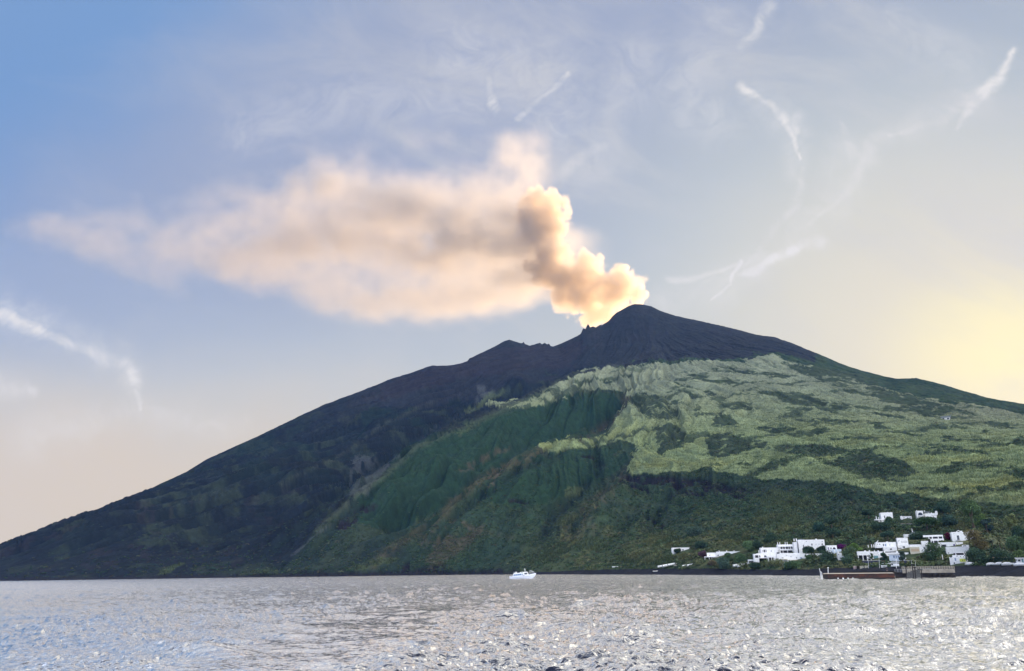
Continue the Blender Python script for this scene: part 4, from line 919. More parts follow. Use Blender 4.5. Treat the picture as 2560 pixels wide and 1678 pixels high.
house('white terraced villa of stacked cubes just right of the tilted pair of boats', (1450,862), c1, [(1370,1600,670,748,6,7),(1320,1570,742,805,3,7),(1440,1600,775,862,0,8),(1270,1345,750,862,2,6)],
      [(1395,1447,697,728,6,SHADE,'gap'),(1503,1512,705,722,6),(1405,1438,770,800,3),(1332,1360,770,800,3),(1570,1612,728,760,3,GLASS),(1455,1525,797,838,0,SHADE,'gap'),(1285,1330,768,800,2,SHADE,'gap')],
      [(1336,703,742,3),(1396,697,742,3),(1425,699,742,4),(1450,797,862,-1.5),(1490,797,862,-1.5)], [(1395,1408,660,672,7)], [(1340,1600,795,802,1,2.2,WHITE,'balcony')], yaw=8)
house('tiny white porch hut at the left foot of the terraced villa', (1240,868), c1, [(1190,1300,822,868,0,4)], [(1200,1288,842,862,0,SHADE,'gap')], yaw=4)
house('white villa with columned balconies and roof pillars in front of the big block', (1700,745), c1, [(1570,1845,630,745,2,8),(1600,1890,697,748,0,4)],
      [(1615,1670,658,686,2,SHADE,'gap'),(1682,1736,657,686,2,SHADE,'gap'),(1750,1800,654,682,2,SHADE,'gap'),(1612,1765,707,736,0,SHADE,'gap')],
      [(1576,598,632,2.5),(1604,600,632,2.5),(1673,596,632,2.5),(1699,598,632,2.5),(1640,658,688,1),(1710,658,688,1),(1770,655,688,1),(1640,705,740,-.6),(1700,705,740,-.6)], [], [(1600,1840,688,694,0.5,1.5,WHITE,'balcony'),(1590,1800,651,656,0.5,1.6,WHITE,'balcony_roof')], yaw=5)
house('big plain white block, the largest house, with two small square windows', (2000,722), c1, [(1835,2198,570,722,0,10),(1780,1838,598,722,1,8)],
      [(1898,1916,634,682),(2008,2025,617,641),(2142,2161,614,638),(2066,2073,622,630),(2105,2113,619,628),(2144,2157,587,597),(1938,1947,583,593),(1846,1856,628,640,1)], [], [(1784,1796,556,575,2),(1812,1828,553,575,2),(2070,2092,556,572,3)], [(1840,1925,561,568,2,3,GREYR,'roof_screen')], yaw=7)
house('long low white block below the big house, with blue window and awnings', (1750,848), c1, [(1560,1935,750,848,0,8),(1600,1860,742,760,2,5)], [(1866,1894,796,824,0,BLUEG),(1812,1824,795,806),(1688,1696,765,775),(1625,1650,798,808),(1740,1752,780,786)],
      [(1640,822,850,-2.6),(1700,832,850,-2.6)], [], [(1610,1700,818,823,-2.8,3,CREAM,'awning'),(1700,1830,828,834,-2.8,3,CREAM,'awning')], yaw=4)
house('small white house with arched porch right of the big white block', (2270,742), c1, [(2205,2350,640,742,0,7),(2275,2400,690,745,-2,2,BLUEW,'terrace')], [(2222,2240,665,700,0,VIOL),(2255,2272,668,690),(2285,2325,665,692,0,SHADE,'arch')], [(2300,700,742,-3),(2340,700,742,-3)], yaw=6)
house('little white cube with lean-to at the right end of the garden wall', (560,1140), c2, [(520,612,1008,1142,0,6),(612,692,1062,1122,1,4,BLUEW,'lean_to')], [(536,552,1032,1048),(562,615,1095,1112,0,SHADE,'gap'),(450,520,1080,1090,0.5)], [], [(535,552,975,1012,1)], yaw=5)
gw = Frame(*c1(2150,775)); root = new_root('garden_wall', gw, 'long low white garden wall below the big white block', 'wall', kind='thing')
(x0, z1), (x1, z0) = gw.loc(*c1(1900,752)), gw.loc(*c1(2400,738)); MB().prism([(x0, -3), (x1, -3), (x1, z0), (x0, z1)], 0, 0.4).build('wall', WHITE, root)
MB().prism([(x0, z1+.002), (x1, z0+.002), (x1, z0+.12), (x0, z1+.12)], -0.08, 0.48).build('coping', ROOFW, root)
house('verandah house with wide dark opening, left of the turquoise glazed door', (1100,1140), c2, [(870,1112,985,1050,0,6),(920,1112,1050,1142,2.5,5),(1112,1352,985,1142,1.5,7)],
      [(900,1080,1052,1125,2.5,SHADE,'gap'),(1165,1256,1060,1136,1.5,TURQ,'door'),(1140,1260,1010,1016,1.5,ROOFW,'moulding'),(1310,1325,1015,1025,1.5),(1055,1108,1105,1122,2.48,WHITE,'bench')], [(886,1050,1142,0),(970,1050,1142,0),(1044,1050,1142,0),(1108,1050,1142,0)], [(1000,1035,972,990),(1085,1105,965,988),(1240,1262,968,988),(1178,1192,965,988)], yaw=4)
house('middle villa with a slanting white chimney wedge on its left roof corner', (1400,1000), c2, [(1210,1582,825,915,3,8),(1332,1590,905,1002,0,6)],
      [(1335,1362,850,890,3),(1370,1400,850,890,3,BLUEG),(1450,1476,852,882,3,ROOFW,'shutter'),(1228,1248,850,862,3),(1268,1292,850,862,3),(1450,1490,932,958,0),(1378,1388,935,943,0)], [(1170,860,915,2),(1195,860,915,2),(1130,860,915,2),(1070,870,915,2)], [(1400,1440,812,828,5)], [],
      yaw=6, extra=lambda fr, root, cc: MB().prism([fr.loc(*cc(1212, 832), 3), fr.loc(*cc(1226, 836), 3), fr.loc(*cc(1262, 795), 3), fr.loc(*cc(1250, 790), 3)], 3.2, 4.2).build('chimney', WHITE, root))
house('tall white cube with a long louvred window above the villa terraces', (1700,935), c2, [(1580,1800,745,938,2,8),(1585,2010,868,940,0,5)],
      [(1648,1768,795,834,2,ROOFW,'shutter'),(1612,1628,782,790,2),(1605,1622,797,806,2),(1678,1716,893,922,0),(1590,1660,922,934,0,SHADE,'gap'),(1560,1582,865,880,0)], yaw=5)
house('low white terrace house under the tall cube, with a dark shaded strip', (1470,1040), c2, [(1345,1600,982,1042,-1,6),(1330,1780,1012,1045,-3,4)], [(1362,1470,988,1004,-1,SHADE,'gap'),(1598,1615,972,1000,-1),(1450,1560,985,1000,-1,SHADE,'gap')], yaw=3)
house('pale blue house with a row of four narrow windows behind the pier', (1560,1160), c2, [(1430,1710,1040,1162,0,7,BLUEW),(1700,1745,1090,1160,-1,3,WHITE,'stair')],
      [(1506,1540,1058,1098,0,BLUEG),(1553,1580,1058,1098,0,BLUEG),(1592,1620,1058,1098,0,BLUEG),(1630,1662,1058,1098,0,BLUEG),(1620,1635,1108,1122,0),(1560,1568,1140,1160,0),(1500,1508,1140,1160,0)], [], [], [(1420,1720,1032,1040,-.3,7.5,ROOFW,'eaves')], yaw=-4)
def gable(fr, root, cc):
    (x0, z0), (x1, _), (_, z1) = fr.loc(*cc(1805, 678), 4), fr.loc(*cc(1960, 678), 4), fr.loc(*cc(1880, 632), 4)
    MB().prism([(x0, z0), (x1, z0), (x1-1.5, z1-.5), (x0+2.5, z1)], 4, 9).build('gabled_roof', GREYR, root)
    x, z0 = fr.loc(*cc(1858, 640), 3.5); _, z1 = fr.loc(*cc(1858, 580), 3.5); MB().tube((x, 3.5, z0), (x, 3.5, z1), 0.22, 0.12).build('chimney', WHITE, root)
house('grey-roofed top house with a thin white chimney pipe above the tall cube', (1880,745), c2, [(1702,2060,680,748,2,7),(1860,2125,795,860,-4,5)], [(1815,1850,745,800,-2,SHADE,'gap')], [(1858,740,800,-2),(1898,745,800,-2)], yaw=4, extra=gable)
house('open white pergola terrace left of the house with two tall windows', (560,860), c3, [(345,700,698,722,4,5),(470,712,760,792,0,4),(300,435,800,862,-1,4)], [(440,690,725,758,4,SHADE,'gap'),(470,600,792,850,0.3,SHADE,'gap')], [(445,722,760,3.5),(505,722,760,3.5),(610,722,760,3.5),(690,722,760,3.5),(478,795,860,-.5),(520,795,860,-.5),(600,795,860,-.5)], yaw=3)
house('long white house with a beige ground wall beside the broad green tree', (350,1005), c3, [(100,620,872,1005,0,7),(100,285,905,1005,-0.5,3,CREAM,'garage')], [(342,376,905,938,0),(120,270,935,985,-.5,TAN,'gap'),(430,445,950,980,0),(0,20,895,925,0)], [(640,880,920,-1)], [(300,640,868,876,0)], yaw=3)
house('low white building with a violet arched door under the terrace railing', (760,910), c3, [(605,925,825,910,0,6),(925,1060,820,905,1,6)], [(870,912,852,898,0,VIOL,'arch'),(755,762,835,900,0,ROOFW,'moulding'),(965,975,845,885,1),(1010,1020,840,900,1,ROOFW,'moulding'),(660,750,865,900,0,SHADE,'gap')], yaw=3)
house('white block with curved roof vaults above the shop terrace', (930,1020), c3, [(740,1165,905,1022,0,8),(1040,1165,870,925,2,5)], [(1050,1110,880,900,2,SHADE,'gap'),(780,800,1005,1020,0)], [], yaw=3,
      extra=lambda fr, root, cc: MB().prism(arch(fr.loc(*cc(1010, 930), 1)[0], fr.loc(*cc(1160, 930), 1)[0], fr.loc(*cc(1100, 928), 1)[1], fr.loc(*cc(1100, 890), 1)[1]), 1, 6).build('vault', WHITE, root))
def shop(fr, root, cc):
    (x0, z1), (x1, z0) = fr.loc(*cc(985, 1115), -0.6), fr.loc(*cc(1100, 1165), -0.6)
    sg = MB().box(x0, x1, -0.7, -0.6, z0, z1).build('sign', YELLOW, root); xm = (x0+x1)/2; zm = (z0+z1)/2; h = (z1-z0)
    MB().prism([(xm-h*.18, zm-h*.28), (xm+h*.18, zm-h*.28), (xm+h*.05, zm), (xm+h*.09, zm+h*.22), (xm-h*.09, zm+h*.22), (xm-h*.05, zm)], -0.74, -0.702).build('emblem', INK, sg)
house('two-storey white shop with a yellow sign and a pergola on its roof', (960,1205), c3, [(800,1140,1085,1205,0,7),(850,1110,1050,1088,1,5)],
      [(895,925,1100,1150,0,BLUEG),(925,950,1060,1072,1),(990,1010,1072,1085,1),(1050,1062,1072,1090,1),(1045,1085,1182,1204,0),(820,840,1075,1095,0),(880,905,1180,1204,0),(870,1090,1015,1050,2.5,SHADE,'gap')], [(912,1010,1055,1),(1060,1010,1055,1),(1090,1015,1055,1)], [(670,690,1045,1110,0)], [(882,1092,1001,1010,0.5,4.5,WHITE,'pergola_roof')], yaw=-3, cat='shop', name='shop', extra=shop)
def hotel(fr, root, cc):
    x0, z0 = fr.loc(*cc(928, 642), 0); x1, z1 = fr.loc(*cc(1002, 605), 0); w = 0.22
    pr = arch(x0, x1, z0, z1, 10); inner = arch(x0+.5, x1-.5, z0+.002, z1-.45, 10)
    MB().box(x0, x0+.5, 0, .5, z0, z0+(z1-z0)*.4).box(x1-.5, x1, 0, .5, z0, z0+(z1-z0)*.4).prism([(x0, z0+(z1-z0)*.4), (x0+.5, z0+(z1-z0)*.4), ((x0+x1)/2, z1-.45), (x1-.5, z0+(z1-z0)*.4), (x1, z0+(z1-z0)*.4), ((x0+x1)/2, z1)], 0, .5).build('bell_gable', WHITE, root)
house('white house with two tall dark windows and a small bell gable on the roof', (1040,800), c3, [(832,1262,642,802,0,9)], [(934,986,702,782,0),(1134,1180,697,772,0),(880,888,660,668,0)], [], [(1205,1252,618,645,0.4),(1005,1040,622,644,2)], [(925,1000,780,784,-.6,.7,METAL,'balcony'),(1120,1190,770,774,-.6,.7,METAL,'balcony')], yaw=6, extra=hotel)
house('left one of the two white hill houses, with a posted terrace', (1340,470), c2, [(1292,1525,297,425,2,8),(1240,1385,418,472,0,4),(1180,1300,414,428,-1,4,WHITE,'terrace')], [(1352,1380,352,395,2),(1280,1306,432,470,0),(1322,1338,430,446,0),(1240,1250,380,405,2)], [(1203,358,416,-.5),(1245,375,416,-.5)], [(1418,1432,285,300,3)], [(1420,1520,290,296,3,4,GREYR,'roof_screen')], yaw=8)
def castle(fr, root, cc):
    for xa, xb, ya in ((215, 232, 256), (350, 367, 258), (556, 578, 264)):
        (x0, z1), (x1, z0) = fr.loc(*cc(xa, ya), 0), fr.loc(*cc(xb, 268), 0); MB().box(x0, x1, 0, .5, z0-.3, z1).build('pinnacle', WHITE, root)
house('right one of the two white hill houses, with arched windows and raised corners', (400,470), c3, [(216,366,266,470,0,8),(366,602,312,470,0.6,8),(556,602,272,330,0.4,3)],
      [(244,332,296,344,0,GLASS,'arch'),(293,333,374,410,0),(384,416,376,392,.6,GLASS,'arch'),(446,486,366,396,.6,GLASS,'arch'),(490,590,338,348,.6,ROOFW,'moulding')], [(488,290,314,1),(438,300,314,1)], [], [(370,470,280,290,3,4,GREYR,'roof_screen')], yaw=6, extra=castle)
house('white ruined terrace cottage half hidden between the two hill houses', (1740,410), c2, [(1690,1850,362,412,1,5),(1640,1682,358,395,0,3)], [(1700,1712,375,392,1),(1765,1778,378,395,1),(1810,1822,380,398,1)], yaw=10)
house('lone grey hut far up on the cane slope at the right', (1980,636), lambda x, y: (1400+x*.4874, 740+y*.4874), [(1955,2003,622,636,0,8,ROOFW)], [(1962,1972,627,633,0),(1985,1996,626,633,0)], [], [], [(1952,2006,619,622,-.5,9,GREYR,'eaves')], yaw=0, cat='hut', name='hut')
house('white beach hut at the far right edge behind the boats', (2050,1205), c3, [(1975,2140,1105,1205,0,5)], [(2085,2127,1120,1190,0,TURQ,'door'),(1985,2000,1125,1150,0),(2020,2060,1130,1160,0,SHADE,'gap')], [], [], [(1965,2150,1098,1106,-1.5,7,WHITE,'eaves')], yaw=-4, cat='beach hut', name='beach_hut')
# stone and navy retaining walls, terraces
def wall(label, pts, cc, th=0.5, mt=STONE, down=2.5, ref=None):
    fr = Frame(*cc(*(ref or pts[0]))); root = new_root('retaining_wall', fr, label, 'wall', kind='thing'); pr = [fr.loc(*cc(*p)) for p in pts]
    MB().prism([(pr[0][0], -down)]+[(pr[-1][0], -down)]+pr[::-1], 0, th).build('wall', mt, root); lo = [(x, z+.003) for x, z in pr]
    MB().prism(lo+[(x, z+.15) for x, z in pr][::-1], -0.06, th+.06).build('coping', ROOFW if mt is NAVY else WOOD, root)
wall('dark navy retaining wall under the verandah house', [(960,1152),(1292,1148)], c2, .5, NAVY, ref=(1120,1205))
wall('brown wooden retaining wall right of the navy one', [(1298,1152),(1445,1158)], c2, .5, plain('brown_boards', (.09,.07,.06), .9, .4, 4), ref=(1370,1215))
wall('dark lower wall behind the jetty left of the stone blocks', [(0,1148),(300,1150)], c3, .5, NAVY, ref=(150,1212))
wall('grey stone wall ending at the broad green tree near the jetty', [(305,1160),(440,1165),(450,1175)], c3, .6, STONE, ref=(380,1212))
wall('lichen-grey terrace wall between the two hill houses', [(1640,490),(1840,486)], c2, .6, plain('pale_stone', (.20,.22,.20), .95, .4, 2), ref=(1740,520), down=1.5)
# ------------------------------------------------------------------ boats, pier, street furniture, people
def loft_hull(L, B, Hh, sheer=0.35, n=14, m=7, transom=0.75):
    """rows of points of an open hull: keel to gunwale on both sides, bow at +x"""
    V = []
    for i in range(n+1):
        s = i/n; x = -L/2+L*s; w = B/2*(transom+(1-transom)*math.sin(min(s/0.55, 1)*math.pi/2)) if s < .55 else B/2*max(0.02, math.cos((s-.55)/.45*math.pi/2))**0.75
        top = Hh*(1+sheer*(max(0, s-.35)/.65)**2+0.05*(1-s)); keel = Hh*0.55*max(0, (s-.80)/.20)**2
        for j in range(-m, m+1):
            a = j/m; y = w*math.copysign(abs(a)**0.75, a)*(0.72+0.28*abs(a)); z = keel+(top-keel)*abs(a)**2.1; V.append((x+(0.10*L*max(0, s-.75)/.25*abs(a) if s > .75 else 0), y, z))
    return V, n+1, 2*m+1
def hull_obj(name, L, B, Hh, mat, parent=None, inner=None, **kw):
    V, r, c = loft_hull(L, B, Hh, **kw); b = bmesh.new(); vs = [b.verts.new(v) for v in V]
    for i in range(r-1):
        for j in range(c-1): b.faces.new((vs[i*c+j], vs[(i+1)*c+j], vs[(i+1)*c+j+1], vs[i*c+j+1]))
    b.faces.new([vs[j] for j in range(c)]); me = bpy.data.meshes.new(name); b.to_mesh(me); b.free(); me.materials.append(mat)
    for p in me.polygons: p.use_smooth = True
    o = bpy.data.objects.new(name, me); COL.objects.link(o); s_ = o.modifiers.new('thick', 'SOLIDIFY'); s_.thickness = 0.06; s_.offset = -1
    if parent: o.parent = parent
    return o
def empty_at(name, P, label, cat, rz=0, rx=0, ry=0, group=None):
    o = bpy.data.objects.new(name, None); COL.objects.link(o); o.location = P; o.rotation_euler = (rx, ry, rz); tag(o, label, cat, group); return o
def beach_boat(label, px, py, L, head, mat=None, tilt=12, covered=False, group='boats drawn up on the beach', pitch=0):
    P, D = hit(px, py); a = math.atan2(P.x, P.y); root = empty_at('beached_boat', P+Vector((0, 0, .08)), label, 'boat', -a+math.radians(head), math.radians(tilt), math.radians(-pitch), group)
    mat = mat or BOATW; B, Hh = L*0.32, L*0.13+0.15
    hull_obj('hull', L, B, Hh, mat, root); rub = MB()
    V, r, c = loft_hull(L, B, Hh)
    for sd in (0, c-1):
        for i in range(r-1): rub.tube(V[i*c+sd], V[(i+1)*c+sd], 0.05, 0.05, 5)
    rub.build('gunwale', BOATB if mat is BOATG else (WOOD if L < 5 else BOATW), root)
    for f in (-.22, .08): MB().box(L*f, L*f+.28, -B*.42, B*.42, Hh*.68, Hh*.68+.05).build('seat', WOOD, root)
    if covered:
        b = MB(); n = 10
        prof = [(-L*.46+L*.9*i/n, Hh*1.0+0.55*math.sin(math.pi*i/n)**.6) for i in range(n+1)]
        b.prism([(-L*.46, Hh*.9)]+prof+[(L*.44, Hh*.9)], -B*.36, B*.36).build('cover', WHITE, root)
    else: MB().box(-L*.5-.22, -L*.5+.02, -.13, .13, Hh*.5, Hh*1.35).build('outboard_motor', INK, root)
    return root
g6p = lambda x, y: (1400+x*.4874, 740+y*.4874)
BB = [('white rowing boat lying farthest left on the black beach', g6p(282,1394), 5.0, 0, None, 4, False, 0),
 ('white boat, leftmost of the group where the bank meets the beach', c1(75,930), 7.5, 35, None, 18, False, 6), ('long white boat pointing up the bank in the left group', c1(150,928), 9.0, 30, None, 20, False, 7), ('white boat right behind the long one in the left group', c1(215,905), 8.0, 25, None, 15, False, 7),
 ('small grey boat half in the grass between the two left groups', c1(270,918), 4.5, 12, ROOFW, 8, False, 2), ('white boat left of two below the tiny shed bush', c1(395,918), 6.5, 15, None, 15, False, 4), ('white boat right of two with raised bow on the bank', c1(460,905), 7.0, 22, None, 15, False, 8),
 ('small white dinghy alone near the water left of centre beach', (1638,1431), 3.6, 0, None, 4, False, 0), ('left boat of the tilted pair below the terraced villa', c1(1060,915), 7.5, 34, BOATW, 22, False, 8), ('right boat of the tilted pair below the terraced villa', c1(1120,915), 8.5, 36, None, 22, False, 9),
 ('pale green and white boat propped up behind the pier', c2(1150,1245), 3.8, 12, BOATG, 10, False, 6), ('white boat lying before the brown wooden wall', c2(1390,1225), 4.4, 0, None, 5, False, 0), ('long white boat below the house with four windows', c2(1530,1205), 4.8, 180, None, 4, False, 0),
 ('white boat with bow up behind the jetty railing', c3(260,1212), 4.2, 8, None, 6, False, 6), ('white covered boat left of the tan beach canopy', c3(1550,1238), 3.9, 4, None, 2, True, 0), ('white covered boat directly under the tan beach canopy', c3(1700,1230), 4.0, -3, None, 0, True, 0),
 ('white covered boat right of the tan beach canopy', c3(1840,1243), 4.4, 3, None, 2, True, 0), ('white covered boat at the far right end of the beach', c3(2070,1243), 5.0, 0, None, 2, True, 0), ('dark blue boat in the shade between two covered boats', c3(1950,1212), 3.6, 20, BOATB, 8, False, 3), ('small white covered boat at the shop corner', c3(1175,1242), 3.9, 0, None, 0, True, 0)]
for b_ in BB: beach_boat(b_[0], b_[1][0], b_[1][1], b_[2], b_[3], b_[4], b_[5], b_[6], pitch=b_[7])

# the little white passenger boat
D_B = 505.0; q = at(1305, 1444, D_B); ang = math.atan2(q[0], q[1]); L = 15.2
root = empty_at('passenger_boat', Vector((q[0], q[1], -0.45)), 'small white passenger boat with a cabin and bow rail, heading right off the hillside', 'boat', -ang+math.radians(-12), 0, math.radians(-2.2))
hull_obj('hull', L, 4.2, 2.1, plain('hull_white', (.74, .78, .88), 0.3), root, sheer=0.62, transom=0.8, n=22)
def boot(zs, zt, nm, mt, k=1.012):
    V, r, c = loft_hull(L*k, 4.2*k, 2.1, sheer=0.62, transom=0.8, n=22); mid = c//2; b = bmesh.new()
    for sd in (-1, 1):
        rows = []
        for i in range(r):
            col = [Vector(V[i*c+mid+sd*j]) for j in range(mid+1)]; pts = []
            for z in (zs, zt):
                p = col[-1]
                for a_, d_ in zip(col[:-1], col[1:]):
                    if a_.z <= z <= d_.z and d_.z > a_.z: p = a_+(d_-a_)*((z-a_.z)/(d_.z-a_.z)); break
                else:
                    if z < col[0].z: p = col[0]
                pts.append(b.verts.new(p))
            rows.append(pts)
        for u_, v_ in zip(rows[:-1], rows[1:]):
            try: b.faces.new((u_[0], v_[0], v_[1], u_[1]))
            except Exception: pass
    me = bpy.data.meshes.new(nm); b.to_mesh(me); b.free(); me.materials.append(mt); o = bpy.data.objects.new(nm, me); COL.objects.link(o); o.parent = root
boot(0.1, 0.88, 'waterline_paint', NAVY); boot(1.86, 1.98, 'rubbing_strake', BOATW, 1.02)
MB().box(-L*.47, L*.36, -1.85, 1.85, 1.95, 2.0).build('deck', ROOFW, root)
cab = MB().prism([(-5.4, 2.0), (-5.5, 2.7), (-5.1, 3.7), (-4.2, 4.02), (-1.2, 4.06), (-.2, 4.45), (3.2, 4.5), (3.75, 4.2), (4.1, 3.2), (4.5, 2.0)], -1.55, 1.55).build('cabin', BOATW, root, bevel=0.12)
for xa, xb, za, zb in ((-5.0, -3.8, 2.45, 3.2), (-3.7, -2.5, 2.48, 3.25), (-2.4, -1.2, 2.5, 3.3), (-1.1, .05, 2.55, 3.4), (.4, .75, 2.5, 3.45), (1.0, 1.2, 2.5, 3.3), (2.0, 3.7, 2.95, 3.75)):
    for sd in (-1, 1):
        MB().prism([(xa, za), (xb, za), (xb+.06, zb), (xa+.06, zb)], sd*1.60-.02, sd*1.60+.02).build('window', GLASS if xa > 1.5 else BLUEG, root)
MB().box(3.5, 4.0, -1.2, 1.2, 2.9, 3.75).build('windscreen', GLASS, root)
m_ = MB().tube((2.1, 0, 4.4), (2.1, 0, 6.2), .11, .06); m_.tube((1.6, 0, 5.7), (2.6, 0, 5.7), .05).tube((1.7, 0, 6.2), (2.6, 0, 6.0), .12, .12).tube((2.1, 0, 5.2), (2.5, 0, 5.2), .14).build('mast', BOATW, root)
m_ = MB(); 
for sd in (-1, 1):
    m_.tube((5.2, sd*1.1, 2.7), (5.2, sd*1.0, 5.0), .07).tube((5.2, sd*1.0, 5.0), (6.0, sd*.9, 5.1), .07).tube((6.0, sd*.9, 5.1), (8.0, sd*.3, 3.9), .07).tube((8.0, sd*.3, 3.9), (7.9, sd*.2, 3.3), .07).tube((5.95, sd*.9, 5.1), (6.0, sd*.85, 2.9), .05).tube((6.7, sd*.65, 4.7), (6.7, sd*.6, 3.0), .05).tube((7.3, sd*.4, 4.3), (7.3, sd*.45, 3.1), .05)
m_.tube((8.0, -.3, 3.9), (8.0, .3, 3.9), .05).build('bow_rail', METAL, root)
m_ = MB()
for x in (-7.0, -6.3, -5.6): m_.tube((x, -1.6, 2.0), (x, -1.6, 2.9), .04).tube((x, 1.6, 2.0), (x, 1.6, 2.9), .04)
m_.tube((-7, -1.6, 2.9), (-5.4, -1.6, 2.9), .04).tube((-7, 1.6, 2.9), (-5.4, 1.6, 2.9), .04).tube((-7, -1.6, 2.9), (-7, 1.6, 2.9), .04).build('stern_rail', METAL, root)
MB().tube((-4.7, 0, 4.0), (-4.9, 0, 4.75), .14, .05).build('horn', BOATW, root); MB().box(-4.1, -3.1, -.5, .5, 4.05, 4.75).build('life_raft', ROOFW, root)
MB().box(.1, .9, -1.63, -1.60, 4.0, 4.25).build('name_plate', NAVY, root); MB().box(1.0, 2.2, -2.2, -2.16, 2.05, 2.25).build('name_lettering', NAVY, root)

# the pier: rusty sheet-piled head and a higher concrete jetty
rp = Frame(2140, 1441, dist=352.0); rp.P.z = 0; root = new_root('pier', rp, 'low concrete pier with a rust-red steel side behind the water', 'pier')
(xl, zt), (xr, _) = rp.loc(2056, 1430.5), rp.loc(2235, 1429.5); xt, _ = rp.loc(2068, 1430); xm, _ = rp.loc(2062, 1430)
RUST, t, b = principled('rusty_steel', 0.85); g = t.node('ShaderNodeNewGeometry'); n = t.noise(g.outputs['Position'], 0.35, 5, 0.65, 0.6); n2 = t.noise(g.outputs['Position'], 2.2, 4, 0.6)
c_ = t.mix(t.ramp(n, 0.35, 0.62), (.115, .042, .024), (.045, .028, .024)); c_ = t.mix(t.ramp(n2, 0.55, 0.75, 0, .5), c_, (.20, .09, .055)); t.l.new(c_, b.inputs['Base Color'])
CONC = plain('pier_concrete', (.50, .43, .34), 0.9, .22, .5); DARKC = plain('dark_concrete', (.030, .026, .024), 0.8, .3, .8)  # DARKC: very dark concrete for piles, landing, core and footings
H = 2.25
side = MB(); N = 44
for i in range(N):
    xa = xt+(xr-xt)*i/N; xb = xt+(xr-xt)*(i+1)/N; side.box(xa, xb-.001, (0.0 if i % 2 else 0.22), 1.2, .62, H-.12)
side.build('steel_side', RUST, root)
MB().prism([(xl, H-.12), (xr, H-.12), (xr, H), (xl, H)], -.25, 24).build('deck', CONC, root)
ap = MB(); ap.b.faces.new([ap.b.verts.new(v) for v in ((xl+8, 24.01, H-.03), (xr+3, 24.01, H-.03), (xr+3, 72, H-.03), (xr-16, 72, H-.03))][::1]); bmesh.ops.solidify(ap.b, geom=ap.b.faces[:], thickness=.6); ap.build('apron', CONC, root)
MB().box(xt, xr, 1.2, 24, -3, H-.121).build('core', DARKC, root)
MB().box(xt+.5, xr, 0.25, 1.19, -3, .619).build('dark_footing', DARKC, root)
MB().prism([(xl, .5), (xt, -.2), (xt, H-.121), (xl, H-.121)], .2, 3).build('fender', DARKC, root)
rj = Frame(2300, 1438, dist=365.0); rj.P.z = 0; jet = new_root('jetty', rj, 'raised concrete jetty on dark piles with a railing, joining the beach', 'jetty')
x0, _ = rj.loc(2236, 1430); x1, _ = rj.loc(2388, 1430); x2, _ = rj.loc(2256, 1430); x3, _ = rj.loc(2330, 1430); HJ = 3.45
MB().box(x2, x1, 1.0, 12, HJ-1.45, HJ).build('deck', plain('jetty_concrete', (.30, .27, .22), .9, .3, .6), jet)
for i in range(9):
    x = x2+(x1-x2)*(i+.2)/9
    for y in (1.6, 10.5): MB().box(x, x+.7, y, y+.7, -3, HJ-1.451).build('pile', DARKC, jet)
MB().box(x0, x3, 2.5, 9.5, -3, 2.1).build('landing', DARKC, jet); MB().box(x0+.4, x3-2, 2.2, 9.7, 2.101, 2.3).build('landing_slab', DARKC, jet)
for k in range(6): MB().box(x0+4+k*.9, x0+4.9+k*.9, 1.0, 2.2, -1, 2.2+.28*k).build('step', STONE, jet)
MB().box(x3, x1, 3.0, 11, -3, HJ-2.2).build('footing', DARKC, jet)
rl = MB(); nn = 22
for i in range(nn+1): x = x2+(x1-x2)*i/nn; rl.tube((x, 1.3, HJ), (x, 1.3, HJ+1.05), .05, .05, 5)
for z in (.4, .75, 1.05): rl.tube((x2, 1.3, HJ+z), (x1, 1.3, HJ+z), .05, .05, 5)
rl.build('railing', plain('cream_rail', (.55, .50, .38), .6), jet)
rl = MB()
for i in range(13): x = x0+(x3-x0)*i/12; rl.tube((x, 9.3, 2.3), (x, 9.3, 3.5), .05, .05, 5)
for z in (2.8, 3.5): rl.tube((x0, 9.3, z), (x3, 9.3, z), .05, .05, 5)
rl.build('handrail', METAL, jet)
def post(label, name, cat, px, ytop, ybot, dist, r, mt, lean=0, group=None, ball=False, arm=False, zb=None):
    q0, q1 = at(px, ybot, dist), at(px+lean, ytop, dist); z0 = q0[2] if zb is None else zb; root = empty_at(name, Vector((q0[0], q0[1], z0)), label, cat, 0, group=group)
    v = Vector(q1)-Vector((q0[0], q0[1], z0)); MB().tube((0, 0, -.5 if zb is None else -2.5), v, r, r*.75, 8).build('shaft', mt, root)
    if ball:
        b = bmesh.new(); bmesh.ops.create_icosphere(b, subdivisions=2, radius=.32); 
        for w in b.verts: w.co += v+Vector((0, 0, .25))
        me = bpy.data.meshes.new('lamp_globe'); b.to_mesh(me); b.free(); me.materials.append(WHITE); o = bpy.data.objects.new('lamp_globe', me); COL.objects.link(o); o.parent = root
    else: MB().box(v.x-r*1.5, v.x+r*1.5, v.y-r*1.5, v.y+r*1.5, v.z, v.z+r*1.6).build('cap', mt, root)
    return root
post('white globe lamp post rising in front of the turquoise glazed door', 'lamp_post', 'lamp post', 2198.5, 1386, 1418, 400, .12, METAL, -1.5, 'lamp posts along the quay', True)
post('thin grey lamp post standing behind the stacked crates', 'lamp_post', 'lamp post', 2171, 1396, 1418, 400, .10, METAL, -.8, 'lamp posts along the quay', True)
post('short white lamp post before the house with four windows', 'lamp_post', 'lamp post', 2240.6, 1402, 1418, 395, .12, WHITE, 0, 'lamp posts along the quay', True)
post('left one of two thin poles above the jetty railing', 'pole', 'pole', 2279, 1401, 1415, 380, .07, METAL, 0, 'thin poles above the jetty')
post('right one of two thin poles above the jetty railing', 'pole', 'pole', 2288, 1402, 1415, 380, .07, METAL, 0, 'thin poles above the jetty')
